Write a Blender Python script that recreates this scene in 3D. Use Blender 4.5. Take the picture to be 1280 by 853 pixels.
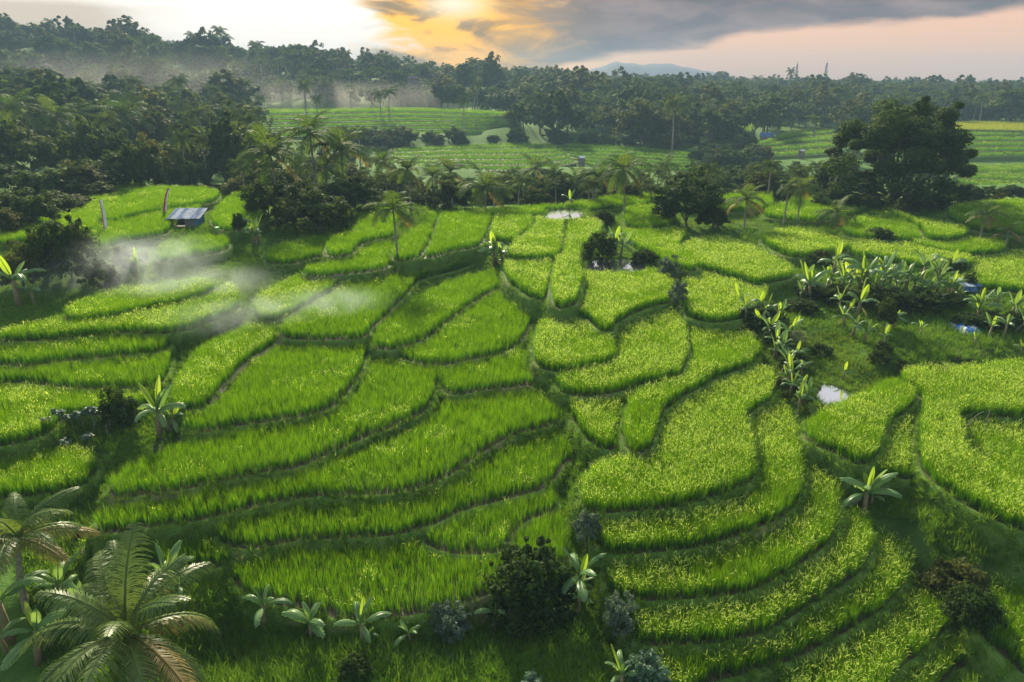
import bpy, math, random
import numpy as np
from mathutils import Vector, Matrix

R = math.radians
scene = bpy.context.scene
for o in list(bpy.data.objects):
    bpy.data.objects.remove(o)

# ------------------------------------------------------------------ camera
CAM_Z, PITCH, F = 16.0, R(19.7), 900.0
cam_d = bpy.data.cameras.new('camera')
cam = bpy.data.objects.new('camera', cam_d)
scene.collection.objects.link(cam)
cam.location = (0, 0, CAM_Z)
cam.rotation_euler = (math.pi / 2 - PITCH, 0, 0)
cam_d.sensor_width = 36
cam_d.lens = F / 1280 * 36
cam_d.clip_start = 0.5
cam_d.clip_end = 6000
scene.camera = cam

# ------------------------------------------------------------------ sky
SUN_AZ, SUN_EL = R(-14), R(29)
SUN_DIR = Vector((math.sin(SUN_AZ) * math.cos(SUN_EL), math.cos(SUN_AZ) * math.cos(SUN_EL), math.sin(SUN_EL)))
world = bpy.data.worlds.new('World')
scene.world = world
world.use_nodes = True
wt = world.node_tree
wt.nodes.clear()


class NT:
    """tiny helper for wiring nodes"""
    def __init__(self, tree):
        self.t = tree

    def n(self, kind, **kw):
        nd = self.t.nodes.new(kind)
        for k, v in kw.items():
            if k.startswith('i_'):
                key = k[2:]
                key = int(key) if key.isdigit() else key.replace('_', ' ')
                self.set(nd.inputs[key], v)
            else:
                setattr(nd, k, v)
        return nd

    def set(self, sock, v):
        if hasattr(v, 'is_output'):
            self.t.links.new(v, sock)
        else:
            sock.default_value = v

    def m(self, op, a, b=0.0, c=None, clamp=False):
        nd = self.t.nodes.new('ShaderNodeMath')
        nd.operation = op
        nd.use_clamp = clamp
        self.set(nd.inputs[0], a)
        self.set(nd.inputs[1], b)
        if c is not None:
            self.set(nd.inputs[2], c)
        return nd.outputs[0]

    def smooth(self, v, lo, hi):
        nd = self.t.nodes.new('ShaderNodeMapRange')
        nd.interpolation_type = 'SMOOTHSTEP'
        self.set(nd.inputs[0], v)
        nd.inputs[1].default_value = lo
        nd.inputs[2].default_value = hi
        return nd.outputs[0]

    def mix(self, f, a, b, blend='MIX'):
        nd = self.t.nodes.new('ShaderNodeMix')
        nd.data_type = 'RGBA'
        nd.blend_type = blend
        self.set(nd.inputs[0], f)
        self.set(nd.inputs[6], a if hasattr(a, 'is_output') else (*a, 1))
        self.set(nd.inputs[7], b if hasattr(b, 'is_output') else (*b, 1))
        return nd.outputs[2]

    def noise(self, vec, scale, detail=3, rough=0.55, dist=0.0):
        nd = self.t.nodes.new('ShaderNodeTexNoise')
        if vec is not None:
            self.set(nd.inputs['Vector'], vec)
        nd.inputs['Scale'].default_value = scale
        nd.inputs['Detail'].default_value = detail
        nd.inputs['Roughness'].default_value = rough
        nd.inputs['Distortion'].default_value = dist
        return nd.outputs['Fac']


def build_sky():
    w = NT(wt)
    sky = w.n('ShaderNodeTexSky', sky_type='NISHITA')
    sky.sun_disc = False
    sky.sun_elevation = SUN_EL
    sky.sun_rotation = SUN_AZ
    sky.dust_density = 3.0
    sky.air_density = 1.2
    tc = w.n('ShaderNodeTexCoord')
    sep = w.n('ShaderNodeSeparateXYZ', i_0=tc.outputs['Generated'])
    X, Y, Z = sep.outputs
    az = w.m('MULTIPLY', w.m('ARCTAN2', X, Y), 57.2958)
    el = w.m('MULTIPLY', w.m('ARCSINE', Z), 57.2958)
    comb = w.n('ShaderNodeCombineXYZ')
    w.set(comb.inputs[0], w.m('MULTIPLY', az, 0.085))
    w.set(comb.inputs[1], w.m('MULTIPLY', el, 0.30))
    P = comb.outputs[0]
    n1 = w.noise(P, 1.0, 7, 0.58, 0.3)
    n2 = w.noise(P, 2.0, 7, 0.6, 0.4)
    base = w.n('ShaderNodeMix', data_type='RGBA', blend_type='MULTIPLY')
    base.inputs[0].default_value = 1
    w.set(base.inputs[6], sky.outputs[0])
    base.inputs[7].default_value = (0.06, 0.06, 0.06, 1)
    col = base.outputs[2]
    # thin high overcast that whitens the whole sky
    veil = w.mix(w.smooth(az, -8, 14), (0.90, 0.89, 0.88), (0.90, 0.50, 0.33))
    front = w.smooth(Y, -0.1, 0.5)
    veil = w.mix(front, (0.40, 0.47, 0.60), veil)
    upper = w.smooth(el, 12, 45)
    veil = w.mix(upper, veil, (0.44, 0.51, 0.65))
    veil = w.mix(w.m('MULTIPLY', w.m('MULTIPLY', w.smooth(el, 6.5, 12), w.smooth(el, 45, 25)), front), veil, (0.78, 0.76, 0.78))
    col = w.mix(0.82, col, veil)
    # greyer pink towards the horizon on the clear strip
    low = w.m('MULTIPLY', w.smooth(el, 2.2, -0.2), w.smooth(az, 4, 14))
    col = w.mix(w.m('MULTIPLY', low, 0.55), col, (0.46, 0.32, 0.29))
    # glow round the hidden sun
    da = w.m('DIVIDE', w.m('SUBTRACT', az, -3.6), 7.5)
    de = w.m('DIVIDE', w.m('SUBTRACT', el, 3.4), 3.6)
    g = w.m('EXPONENT', w.m('MULTIPLY', w.m('ADD', w.m('MULTIPLY', da, da), w.m('MULTIPLY', de, de)), -1.0))
    gl = w.m('MULTIPLY', w.m('MULTIPLY', g, 1.9, clamp=True), w.smooth(w.m('ADD', az, w.m('MULTIPLY', w.m('SUBTRACT', n2, 0.5), 16.0)), -11.0, -7.5))
    gl = w.m('MULTIPLY', gl, w.smooth(el, 7.6, 5.6))
    col = w.mix(w.m('MULTIPLY', gl, 1.0, clamp=True), col, (1.25, 0.58, 0.0))
    hot = w.m('EXPONENT', w.m('MULTIPLY', w.m('ADD', w.m('POWER', w.m('DIVIDE', w.m('SUBTRACT', az, -4.2), 2.2), 2.0),
                                                w.m('POWER', w.m('DIVIDE', w.m('SUBTRACT', el, 5.4), 0.9), 2.0)), -1.0))
    # grey-mauve cloud deck; its ragged lower edge climbs towards the right
    azp = w.m('MAXIMUM', az, 0.0)
    edge = w.m('MULTIPLY', w.m('DIVIDE', azp, w.m('ADD', azp, 18.0)), 6.6)
    dk = w.m('ADD', w.m('SUBTRACT', el, edge), w.m('MULTIPLY', w.m('SUBTRACT', n1, 0.5), 3.0))
    deck = w.m('MULTIPLY', w.smooth(dk, -0.45, 0.35), w.smooth(w.m('ADD', az, w.m('MULTIPLY', w.m('SUBTRACT', n2, 0.5), 22.0)), -4.0, 4.0))
    dcol = w.mix(w.smooth(n2, 0.35, 0.7), (0.10, 0.09, 0.115), (0.25, 0.19, 0.19))
    dcol = w.mix(w.m('MULTIPLY', w.smooth(az, 9, -4), 0.75), dcol, (0.40, 0.25, 0.08))
    hi_ = w.smooth(el, 5.8, 8.5)
    brk = w.m('ADD', w.m('SUBTRACT', 1.0, hi_), w.m('MULTIPLY', hi_, w.m('MULTIPLY', w.smooth(n1, 0.5, 0.66), 0.6)))
    deck = w.m('MULTIPLY', w.m('MULTIPLY', deck, brk), w.smooth(el, 70, 25))
    col = w.mix(w.m('MULTIPLY', deck, 0.97), col, dcol)
    # dark streaks before the sun
    st = w.m('MULTIPLY', w.smooth(w.noise(P, 1.7, 5, 0.55, 0.5), 0.46, 0.60), w.m('MULTIPLY', w.smooth(az, -12.0, -9.0), w.smooth(az, 3.0, -3.0)))
    st = w.m('MULTIPLY', st, w.smooth(el, 11, 6))
    col = w.mix(w.m('MULTIPLY', st, 0.85), col, (0.15, 0.105, 0.045))
    col = w.mix(w.m('MULTIPLY', hot, 0.95), col, (0.95, 0.85, 0.62))
    # tan cloud low on the left
    tl = w.m('MULTIPLY', w.smooth(w.m('ADD', el, w.m('MULTIPLY', w.m('SUBTRACT', n1, 0.5), 2.0)), 5.4, 4.5), w.smooth(w.m('ADD', az, w.m('MULTIPLY', n2, 6.0)), -19.0, -26.0))
    col = w.mix(w.m('MULTIPLY', tl, 0.75), col, (0.50, 0.37, 0.24))
    bg = w.n('ShaderNodeBackground')
    w.set(bg.inputs[0], col)
    bg.inputs[1].default_value = 0.65
    out = w.n('ShaderNodeOutputWorld')
    wt.links.new(bg.outputs[0], out.inputs[0])


build_sky()

sun_d = bpy.data.lights.new('sun', 'SUN')
sun_d.energy = 5.0
sun_d.angle = R(5)
sun_d.color = (1.0, 0.89, 0.66)
sun = bpy.data.objects.new('sun', sun_d)
scene.collection.objects.link(sun)
sun.rotation_euler = SUN_DIR.to_track_quat('Z', 'Y').to_euler()
sun.location = (0, 60, 80)

vs = scene.view_settings
vs.view_transform = 'Standard'
vs.look = 'None'
EXPO = 1.08
vs.exposure = EXPO
vs.gamma = 1.0
scene.render.engine = 'CYCLES'
cy = scene.cycles
cy.max_bounces = 5
cy.diffuse_bounces = 2
cy.glossy_bounces = 2
cy.transmission_bounces = 3
cy.transparent_max_bounces = 6
cy.volume_bounces = 1
cy.use_denoising = True
cy.volume_max_steps = 128
cy.adaptive_threshold = 0.02

# ------------------------------------------------------------------ projection helpers
FWD = np.array([0, math.cos(PITCH), -math.sin(PITCH)])
UP = np.array([0, math.sin(PITCH), math.cos(PITCH)])


def ray(px, py):
    return np.array([(px - 640) / F, 0, 0]) - UP * ((py - 426.5) / F) + FWD


def gp(px, py, z):
    """photograph position on the level z"""
    d = ray(px, py)
    t = (z - CAM_Z) / d[2]
    return Vector((d[0] * t, d[1] * t, z))


def at(px, py, Y):
    d = ray(px, py)
    t = Y / d[1]
    return Vector((d[0] * t, Y, CAM_Z + d[2] * t))


def mpp(p):
    """metres per photograph pixel at a point"""
    return (p[1] * FWD[1] + (p[2] - CAM_Z) * FWD[2]) / F


def proj(p):
    d = np.array([p[0], p[1], p[2] - CAM_Z])
    w = d @ FWD
    return 640 + F * d[0] / w, 426.5 - F * (d @ UP) / w


# ------------------------------------------------------------------ object helpers
COL = scene.collection


def link(o, parent=None):
    COL.objects.link(o)
    if parent:
        o.parent = parent
    return o


def tag(o, label=None, cat=None, group=None, kind=None):
    if label: o['label'] = label
    if cat: o['category'] = cat
    if group: o['group'] = group
    if kind: o['kind'] = kind
    return o


def empty(name, loc, rz=0.0, sc=1.0):
    o = bpy.data.objects.new(name, None)
    o.empty_display_size = 0.2
    o.location = loc
    o.rotation_euler = (0, 0, rz)
    o.scale = (sc, sc, sc) if not hasattr(sc, '__len__') else sc
    return link(o)


class MB:
    """collects vertices and faces for one mesh"""
    def __init__(self):
        self.v, self.f, self.mi, self.h = [], [], [], []

    def add(self, vs_, fs, mi=0, h=None):
        b = len(self.v)
        self.v.extend([tuple(p) for p in vs_])
        self.f.extend([tuple(i + b for i in q) for q in fs])
        self.mi.extend([mi] * len(fs))
        self.h.extend(h if h is not None else [0.5] * len(vs_))

    def box(self, c, s, rz=0.0, mi=0, rx=0.0, ry=0.0):
        M = Matrix.Translation(c) @ Matrix.Rotation(rz, 4, 'Z') @ Matrix.Rotation(ry, 4, 'Y') @ Matrix.Rotation(rx, 4, 'X')
        vv = [M @ Vector((x * s[0] / 2, y * s[1] / 2, z * s[2] / 2)) for x in (-1, 1) for y in (-1, 1) for z in (-1, 1)]
        self.add(vv, [(0, 1, 3, 2), (4, 6, 7, 5), (0, 4, 5, 1), (2, 3, 7, 6), (0, 2, 6, 4), (1, 5, 7, 3)], mi)

    def tube(self, pts, rad, n=6, mi=0, cap=True, h=None):
        rings = []
        pts = [Vector(p) for p in pts]
        for i, p in enumerate(pts):
            t = (pts[min(i + 1, len(pts) - 1)] - pts[max(i - 1, 0)]).normalized()
            a = t.cross(Vector((0.3, 0.95, 0.1))).normalized()
            b = t.cross(a)
            r = rad[i] if hasattr(rad, '__len__') else rad
            rings.append([p + (a * math.cos(2 * math.pi * k / n) + b * math.sin(2 * math.pi * k / n)) * r for k in range(n)])
        vv = [q for rg in rings for q in rg]
        ff = []
        for i in range(len(pts) - 1):
            for k in range(n):
                ff.append((i * n + k, i * n + (k + 1) % n, (i + 1) * n + (k + 1) % n, (i + 1) * n + k))
        if cap:
            ff.append(tuple(range(n))[::-1])
            ff.append(tuple((len(pts) - 1) * n + k for k in range(n)))
        hh = None
        if h is not None:
            hh = [h[i] for i in range(len(pts)) for _ in range(n)]
        self.add(vv, ff, mi, hh)

    def mesh(self, name, mats, smooth=False):
        me = bpy.data.meshes.new(name)
        me.from_pydata(self.v, [], self.f)
        for m in (mats if isinstance(mats, (list, tuple)) else [mats]):
            me.materials.append(m)
        if any(self.mi):
            me.polygons.foreach_set('material_index', self.mi)
        a = me.attributes.new('h', 'FLOAT', 'POINT')
        a.data.foreach_set('value', np.array(self.h, dtype=np.float32))
        if smooth:
            me.polygons.foreach_set('use_smooth', [True] * len(me.polygons))
        me.update()
        return me

    def obj(self, name, mats, parent=None, smooth=False):
        return link(bpy.data.objects.new(name, self.mesh(name, mats, smooth)), parent)


def inst(name, me, parent=None, loc=(0, 0, 0), rot=(0, 0, 0), sc=1.0):
    o = bpy.data.objects.new(name, me)
    o.location = loc
    o.rotation_euler = rot
    o.scale = (sc, sc, sc) if not hasattr(sc, '__len__') else sc
    return link(o, parent)


# ------------------------------------------------------------------ materials
MATS = {}


def newmat(name):
    m = bpy.data.materials.new(name)
    m.use_nodes = True
    m.node_tree.nodes.clear()
    MATS[name] = m
    return m, NT(m.node_tree)


def finish(w, sh):
    out = w.n('ShaderNodeOutputMaterial')
    w.t.links.new(sh, out.inputs[0])


def leafmat(name, c1, c2, trans=0.45, rough=0.45, spec=0.35, tipcol=None, basecol=None, scale=0.6, tcol=None):
    """leaf: two colours mixed by instance and by a slow noise; h = 0 at the leaf base, 1 at its tip"""
    m, w = newmat(name)
    oi = w.n('ShaderNodeObjectInfo')
    geo = w.n('ShaderNodeNewGeometry')
    nz = w.noise(geo.outputs['Position'], scale, 3)
    f = w.m('ADD', w.m('MULTIPLY', oi.outputs['Random'], 0.6), w.m('MULTIPLY', w.smooth(nz, 0.3, 0.7), 0.4))
    col = w.mix(f, c1, c2)
    at_ = w.n('ShaderNodeAttribute', attribute_name='h')
    if tipcol:
        col = w.mix(w.smooth(at_.outputs['Fac'], tipcol[3], tipcol[4]), col, tipcol[:3])
    if basecol:
        col = w.mix(w.smooth(at_.outputs['Fac'], basecol[4], basecol[3]), col, basecol[:3])
    pb = w.n('ShaderNodeBsdfPrincipled')
    w.set(pb.inputs['Base Color'], col)
    pb.inputs['Roughness'].default_value = rough
    pb.inputs['Specular IOR Level'].default_value = spec
    tr = w.n('ShaderNodeBsdfTranslucent')
    w.set(tr.inputs[0], w.mix(1.0, col, tcol or (1.25, 1.15, 0.55), 'MULTIPLY'))
    mx = w.n('ShaderNodeMixShader')
    mx.inputs[0].default_value = trans
    w.t.links.new(pb.outputs[0], mx.inputs[1])
    w.t.links.new(tr.outputs[0], mx.inputs[2])
    finish(w, mx.outputs[0])
    return m


def plainmat(name, c1, c2, scale=4.0, rough=0.8, spec=0.2, bump=0.0, coord='Object', metal=0.0, detail=5):
    m, w = newmat(name)
    tc = w.n('ShaderNodeTexCoord')
    nz = w.noise(tc.outputs[coord], scale, detail, 0.6)
    col = w.mix(w.smooth(nz, 0.3, 0.7), c1, c2)
    pb = w.n('ShaderNodeBsdfPrincipled')
    w.set(pb.inputs['Base Color'], col)
    pb.inputs['Roughness'].default_value = rough
    pb.inputs['Specular IOR Level'].default_value = spec
    pb.inputs['Metallic'].default_value = metal
    if bump:
        b = w.n('ShaderNodeBump')
        b.inputs['Strength'].default_value = bump
        b.inputs['Distance'].default_value = 0.05
        w.set(b.inputs['Height'], nz)
        w.t.links.new(b.outputs[0], pb.inputs['Normal'])
    finish(w, pb.outputs[0])
    return m


def groundmat(name, greens, brown, amount=0.35, scale=0.35):
    m, w = newmat(name)
    geo = w.n('ShaderNodeNewGeometry')
    p = geo.outputs['Position']
    big = w.noise(p, scale, 4, 0.6)
    mid = w.noise(p, 2.2, 4, 0.65)
    fine = w.noise(p, 14.0, 3, 0.7)
    col = w.mix(w.smooth(mid, 0.3, 0.7), greens[0], greens[1])
    col = w.mix(w.m('MULTIPLY', w.smooth(fine, 0.4, 0.75), 0.5), col, greens[2])
    br = w.m('MULTIPLY', w.smooth(w.m('ADD', w.m('MULTIPLY', big, 0.7), w.m('MULTIPLY', mid, 0.3)), 0.62 - amount * 0.3, 0.72 - amount * 0.2), 0.85)
    col = w.mix(br, col, brown)
    pb = w.n('ShaderNodeBsdfPrincipled')
    w.set(pb.inputs['Base Color'], col)
    pb.inputs['Roughness'].default_value = 0.95
    pb.inputs['Specular IOR Level'].default_value = 0.1
    b = w.n('ShaderNodeBump')
    b.inputs['Strength'].default_value = 0.7
    b.inputs['Distance'].default_value = 0.12
    w.set(b.inputs['Height'], w.m('ADD', w.m('MULTIPLY', fine, 0.5), mid))
    w.t.links.new(b.outputs[0], pb.inputs['Normal'])
    finish(w, pb.outputs[0])
    return m


M_RICE = leafmat('rice_leaf', (0.034, 0.140, 0.002), (0.108, 0.275, 0.003), 0.5, 0.6, 0.08,
                 tipcol=(0.27, 0.46, 0.006, 0.5, 1.1), basecol=(0.085, 0.115, 0.015, 0.0, 0.2), scale=0.35)
M_PALE = leafmat('rice_flag_leaf', (0.38, 0.56, 0.05), (0.60, 0.74, 0.16), 0.5, 0.5, 0.2, scale=0.35)  # pale flag leaves, whitened further to carry sunlight in their colour
M_RIPE = leafmat('ripe_rice_leaf', (0.24, 0.32, 0.015), (0.34, 0.38, 0.02), 0.5, 0.6, 0.12, scale=0.05)
M_GRASS = leafmat('bank_grass_leaf', (0.085, 0.210, 0.016), (0.170, 0.290, 0.030), 0.45, 0.6, 0.08,
                  basecol=(0.09, 0.09, 0.03, 0.0, 0.3), scale=0.5)
M_GRASSY = leafmat('yellow_grass_leaf', (0.10, 0.19, 0.014), (0.17, 0.25, 0.025), 0.45, 0.6, 0.15, scale=0.5)
M_BANK = groundmat('bank_turf', ((0.075, 0.165, 0.022), (0.125, 0.210, 0.036), (0.18, 0.23, 0.065)), (0.20, 0.175, 0.09), 0.30)
M_GROUND = groundmat('ground_turf', ((0.052, 0.130, 0.018), (0.090, 0.175, 0.028), (0.125, 0.195, 0.045)), (0.085, 0.075, 0.038), 0.18, 0.2)
M_MUD = plainmat('paddy_mud', (0.045, 0.042, 0.018), (0.075, 0.065, 0.030), 3.0, 0.7, 0.3, 0.3)
M_SOIL = plainmat('dark_soil', (0.035, 0.032, 0.026), (0.075, 0.066, 0.050), 2.0, 0.85, 0.2, 0.6)
M_TRUNK = plainmat('bark', (0.085, 0.070, 0.052), (0.17, 0.145, 0.11), 6.0, 0.9, 0.1, 0.6)
M_PALMTRUNK = plainmat('palm_bark', (0.19, 0.17, 0.145), (0.33, 0.30, 0.26), 9.0, 0.9, 0.1, 0.6)
M_BSTEM = plainmat('banana_stem', (0.16, 0.15, 0.06), (0.26, 0.19, 0.11), 5.0, 0.7, 0.3, 0.3)
M_FROND = leafmat('palm_frond', (0.055, 0.120, 0.022), (0.130, 0.190, 0.042), 0.4, 0.65, 0.1, scale=0.3)
M_HFROND = leafmat('broad_palm_frond', (0.070, 0.135, 0.024), (0.150, 0.215, 0.050), 0.4, 0.42, 0.35, tipcol=(0.30, 0.26, 0.05, 0.86, 1.2), scale=0.9)
M_FFROND = leafmat('far_palm_frond', (0.040, 0.078, 0.020), (0.085, 0.118, 0.030), 0.4, 0.85, 0.02, scale=0.3)
M_FRONDY = leafmat('old_palm_frond', (0.19, 0.15, 0.035), (0.27, 0.20, 0.06), 0.35, 0.5, 0.3, scale=0.6)
M_BANANA = leafmat('banana_leaf', (0.12, 0.24, 0.075), (0.24, 0.38, 0.14), 0.42, 0.4, 0.3, scale=0.9)
M_BANANAY = leafmat('young_banana_leaf', (0.24, 0.40, 0.04), (0.36, 0.50, 0.06), 0.55, 0.35, 0.5, scale=0.9)
M_DRY = leafmat('dry_leaf', (0.14, 0.17, 0.08), (0.25, 0.28, 0.15), 0.3, 0.8, 0.1)
M_LEAF = [leafmat('dark_tree_leaf', (0.026, 0.060, 0.012), (0.062, 0.100, 0.020), 0.42, 0.7, 0.08, scale=0.5),
          leafmat('green_tree_leaf', (0.036, 0.076, 0.015), (0.085, 0.120, 0.026), 0.42, 0.7, 0.08, scale=0.5),
          leafmat('olive_tree_leaf', (0.052, 0.072, 0.016), (0.105, 0.118, 0.025), 0.42, 0.7, 0.08, scale=0.5)]
M_BLUE = leafmat('grey_blue_leaf', (0.075, 0.125, 0.080), (0.14, 0.20, 0.13), 0.3, 0.6, 0.2, scale=1.5)
M_TEAL = leafmat('teal_leaf', (0.060, 0.130, 0.070), (0.15, 0.25, 0.15), 0.35, 0.5, 0.3, scale=2.0)

# ------------------------------------------------------------------ geometry-node scatter
SCAT = {}


def scatter_group(coll):
    if coll.name in SCAT:
        return SCAT[coll.name]
    g = bpy.data.node_groups.new('scatter_' + coll.name, 'GeometryNodeTree')
    g.interface.new_socket('Geometry', in_out='INPUT', socket_type='NodeSocketGeometry')
    g.interface.new_socket('Geometry', in_out='OUTPUT', socket_type='NodeSocketGeometry')
    N, L = g.nodes, g.links
    gi, go = N.new('NodeGroupInput'), N.new('NodeGroupOutput')
    ci = N.new('GeometryNodeCollectionInfo')
    ci.inputs[0].default_value = coll
    ci.inputs[1].default_value = True
    ci.inputs[2].default_value = True
    ip = N.new('GeometryNodeInstanceOnPoints')
    ip.inputs['Pick Instance'].default_value = True

    def attr(nm, ty):
        a = N.new('GeometryNodeInputNamedAttribute')
        a.data_type = ty
        a.inputs[0].default_value = nm
        return a.outputs[0]
    L.new(gi.outputs[0], ip.inputs['Points'])
    L.new(ci.outputs[0], ip.inputs['Instance'])
    L.new(attr('idx', 'INT'), ip.inputs['Instance Index'])
    e2r = N.new('FunctionNodeEulerToRotation')
    L.new(attr('rot', 'FLOAT_VECTOR'), e2r.inputs[0])
    L.new(e2r.outputs[0], ip.inputs['Rotation'])
    L.new(attr('scl', 'FLOAT_VECTOR'), ip.inputs['Scale'])
    L.new(ip.outputs[0], go.inputs[0])
    SCAT[coll.name] = g
    return g


def scatter(name, coll, P, idx, rot, scl, parent=None):
    P = np.asarray(P, dtype=np.float32)
    me = bpy.data.meshes.new(name)
    me.vertices.add(len(P))
    me.vertices.foreach_set('co', P.ravel())
    me.attributes.new('idx', 'INT', 'POINT').data.foreach_set('value', np.asarray(idx, dtype=np.int32))
    me.attributes.new('rot', 'FLOAT_VECTOR', 'POINT').data.foreach_set('vector', np.asarray(rot, dtype=np.float32).ravel())
    me.attributes.new('scl', 'FLOAT_VECTOR', 'POINT').data.foreach_set('vector', np.asarray(scl, dtype=np.float32).ravel())
    o = link(bpy.data.objects.new(name, me), parent)
    md = o.modifiers.new('scatter', 'NODES')
    md.node_group = scatter_group(coll)
    return o


def proto_collection(name, meshes):
    c = bpy.data.collections.new(name)
    for i, me in enumerate(meshes):
        c.objects.link(bpy.data.objects.new('%s_%02d' % (name, i), me))
    return c


def blade(mb, base, az, length, width, lean, curl, mi=0, seg=3, h0=0.0, h1=1.0):
    """one grass blade bending outwards"""
    d = Vector((math.cos(az), math.sin(az), 0))
    s = Vector((-math.sin(az), math.cos(az), 0))
    p = Vector(base)
    ang = lean
    vv, hh, ff = [], [], []
    for k in range(seg + 1):
        t = k / seg
        wd = width * (0.75 + 0.5 * t if t < 0.5 else 1.0 * (1 - t) * 2) if k < seg else 0
        if k < seg:
            vv += [p - s * wd / 2, p + s * wd / 2]
            hh += [h0 + (h1 - h0) * t] * 2
        else:
            vv.append(p.copy())
            hh.append(h1)
        p = p + (d * math.sin(ang) + Vector((0, 0, 1)) * math.cos(ang)) * (length / seg)
        ang += curl / seg
    for k in range(seg - 1):
        ff.append((2 * k, 2 * k + 1, 2 * k + 3, 2 * k + 2))
    ff.append((2 * seg - 2, 2 * seg - 1, 2 * seg))
    mb.add(vv, ff, mi, hh)


def rice_clump(seed, pale, mat=None):
    rg = random.Random(seed)
    mb = MB()
    for k in range(17):
        a = rg.uniform(0, 6.283)
        r = rg.uniform(0, 0.075)
        blade(mb, (math.cos(a) * r, math.sin(a) * r, 0), a + rg.uniform(-.5, .5), rg.uniform(0.48, 0.66), rg.uniform(0.008, 0.0135),
              rg.uniform(0.0, 0.20), rg.uniform(0.05, 0.55), 0, 3)
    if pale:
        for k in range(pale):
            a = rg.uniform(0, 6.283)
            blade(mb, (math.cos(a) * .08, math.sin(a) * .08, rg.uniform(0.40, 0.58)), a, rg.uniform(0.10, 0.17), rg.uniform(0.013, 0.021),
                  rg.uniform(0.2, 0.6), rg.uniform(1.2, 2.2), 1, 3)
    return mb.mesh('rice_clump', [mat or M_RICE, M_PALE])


def grass_tuft(seed, mat, n=12, ln=(0.10, 0.24)):
    rg = random.Random(seed)
    mb = MB()
    for k in range(n):
        a = rg.uniform(0, 6.283)
        r = rg.uniform(0, 0.14)
        blade(mb, (math.cos(a) * r, math.sin(a) * r, -0.02), rg.uniform(0, 6.283), rg.uniform(*ln), rg.uniform(0.014, 0.024),
              rg.uniform(0.1, 0.7), rg.uniform(0.2, 1.0), 0, 2)
    return mb.mesh('grass_tuft', mat)


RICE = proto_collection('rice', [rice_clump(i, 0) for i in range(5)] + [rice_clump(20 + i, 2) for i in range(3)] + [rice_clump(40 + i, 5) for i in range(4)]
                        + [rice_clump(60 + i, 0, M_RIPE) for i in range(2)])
GRASS = proto_collection('tuft', [grass_tuft(i, M_GRASS) for i in range(4)] + [grass_tuft(9 + i, M_GRASS, 14, (0.25, 0.5)) for i in range(2)]
                         + [grass_tuft(30 + i, M_GRASSY, 12, (0.10, 0.22)) for i in range(2)])

# ------------------------------------------------------------------ polygon helpers
rng = np.random.default_rng(7)


def smooth_poly(pts, step):
    P = np.array(pts, float)
    n = len(P)
    out = []
    for i in range(n):
        p0, p1, p2, p3 = P[i - 1], P[i], P[(i + 1) % n], P[(i + 2) % n]
        m = max(2, int(np.linalg.norm(p2 - p1) / step))
        for k in range(m):
            t = k / m
            out.append(0.5 * ((2 * p1) + (-p0 + p2) * t + (2 * p0 - 5 * p1 + 4 * p2 - p3) * t * t + (-p0 + 3 * p1 - 3 * p2 + p3) * t ** 3))
    Q = np.array(out)
    A = 0.5 * np.sum(Q[:, 0] * np.roll(Q[:, 1], -1) - np.roll(Q[:, 0], -1) * Q[:, 1])
    return Q if A > 0 else Q[::-1].copy()


def inside(P, poly):
    x, y = P[:, 0], P[:, 1]
    r = np.zeros(len(P), bool)
    a, b = poly, np.roll(poly, -1, 0)
    for (x1, y1), (x2, y2) in zip(a, b):
        if y1 == y2:
            continue
        c = ((y1 > y) != (y2 > y)) & (x < (x2 - x1) * (y - y1) / (y2 - y1) + x1)
        r ^= c
    return r


def edge_dist(P, poly):
    d = np.full(len(P), 1e9)
    a, b = poly, np.roll(poly, -1, 0)
    for p, q in zip(a, b):
        e = q - p
        L2 = e @ e
        if L2 < 1e-9:
            continue
        t = np.clip(((P - p) @ e) / L2, 0, 1)
        d = np.minimum(d, np.hypot(P[:, 0] - p[0] - t * e[0], P[:, 1] - p[1] - t * e[1]))
    return d


def near_mask(P, poly, margin):
    """points inside the polygon or within margin of it"""
    lo, hi = poly.min(0) - margin, poly.max(0) + margin
    m = (P[:, 0] > lo[0]) & (P[:, 0] < hi[0]) & (P[:, 1] > lo[1]) & (P[:, 1] < hi[1])
    idx = np.nonzero(m)[0]
    res = np.zeros(len(P), bool)
    if len(idx):
        Q = P[idx]
        k = inside(Q, poly)
        if margin > 0:
            k |= edge_dist(Q, poly) < margin
        res[idx] = k
    return res


def normals(Q):
    t = np.roll(Q, -1, 0) - np.roll(Q, 1, 0)
    n = np.stack([t[:, 1], -t[:, 0]], 1)
    return n / np.maximum(np.linalg.norm(n, axis=1, keepdims=True), 1e-6)


def wob(P, s, seed=0.0):
    """cheap smooth noise"""
    x, y = P[:, 0] * s + seed, P[:, 1] * s - seed * 1.7
    return (np.sin(x * 1.3 + np.sin(y * 1.7)) + np.sin(y * 1.1 + 1.3 * np.sin(x * 0.9 + 2)) + 0.5 * np.sin(2.7 * x + 1.9 * y)) / 2.5

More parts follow.
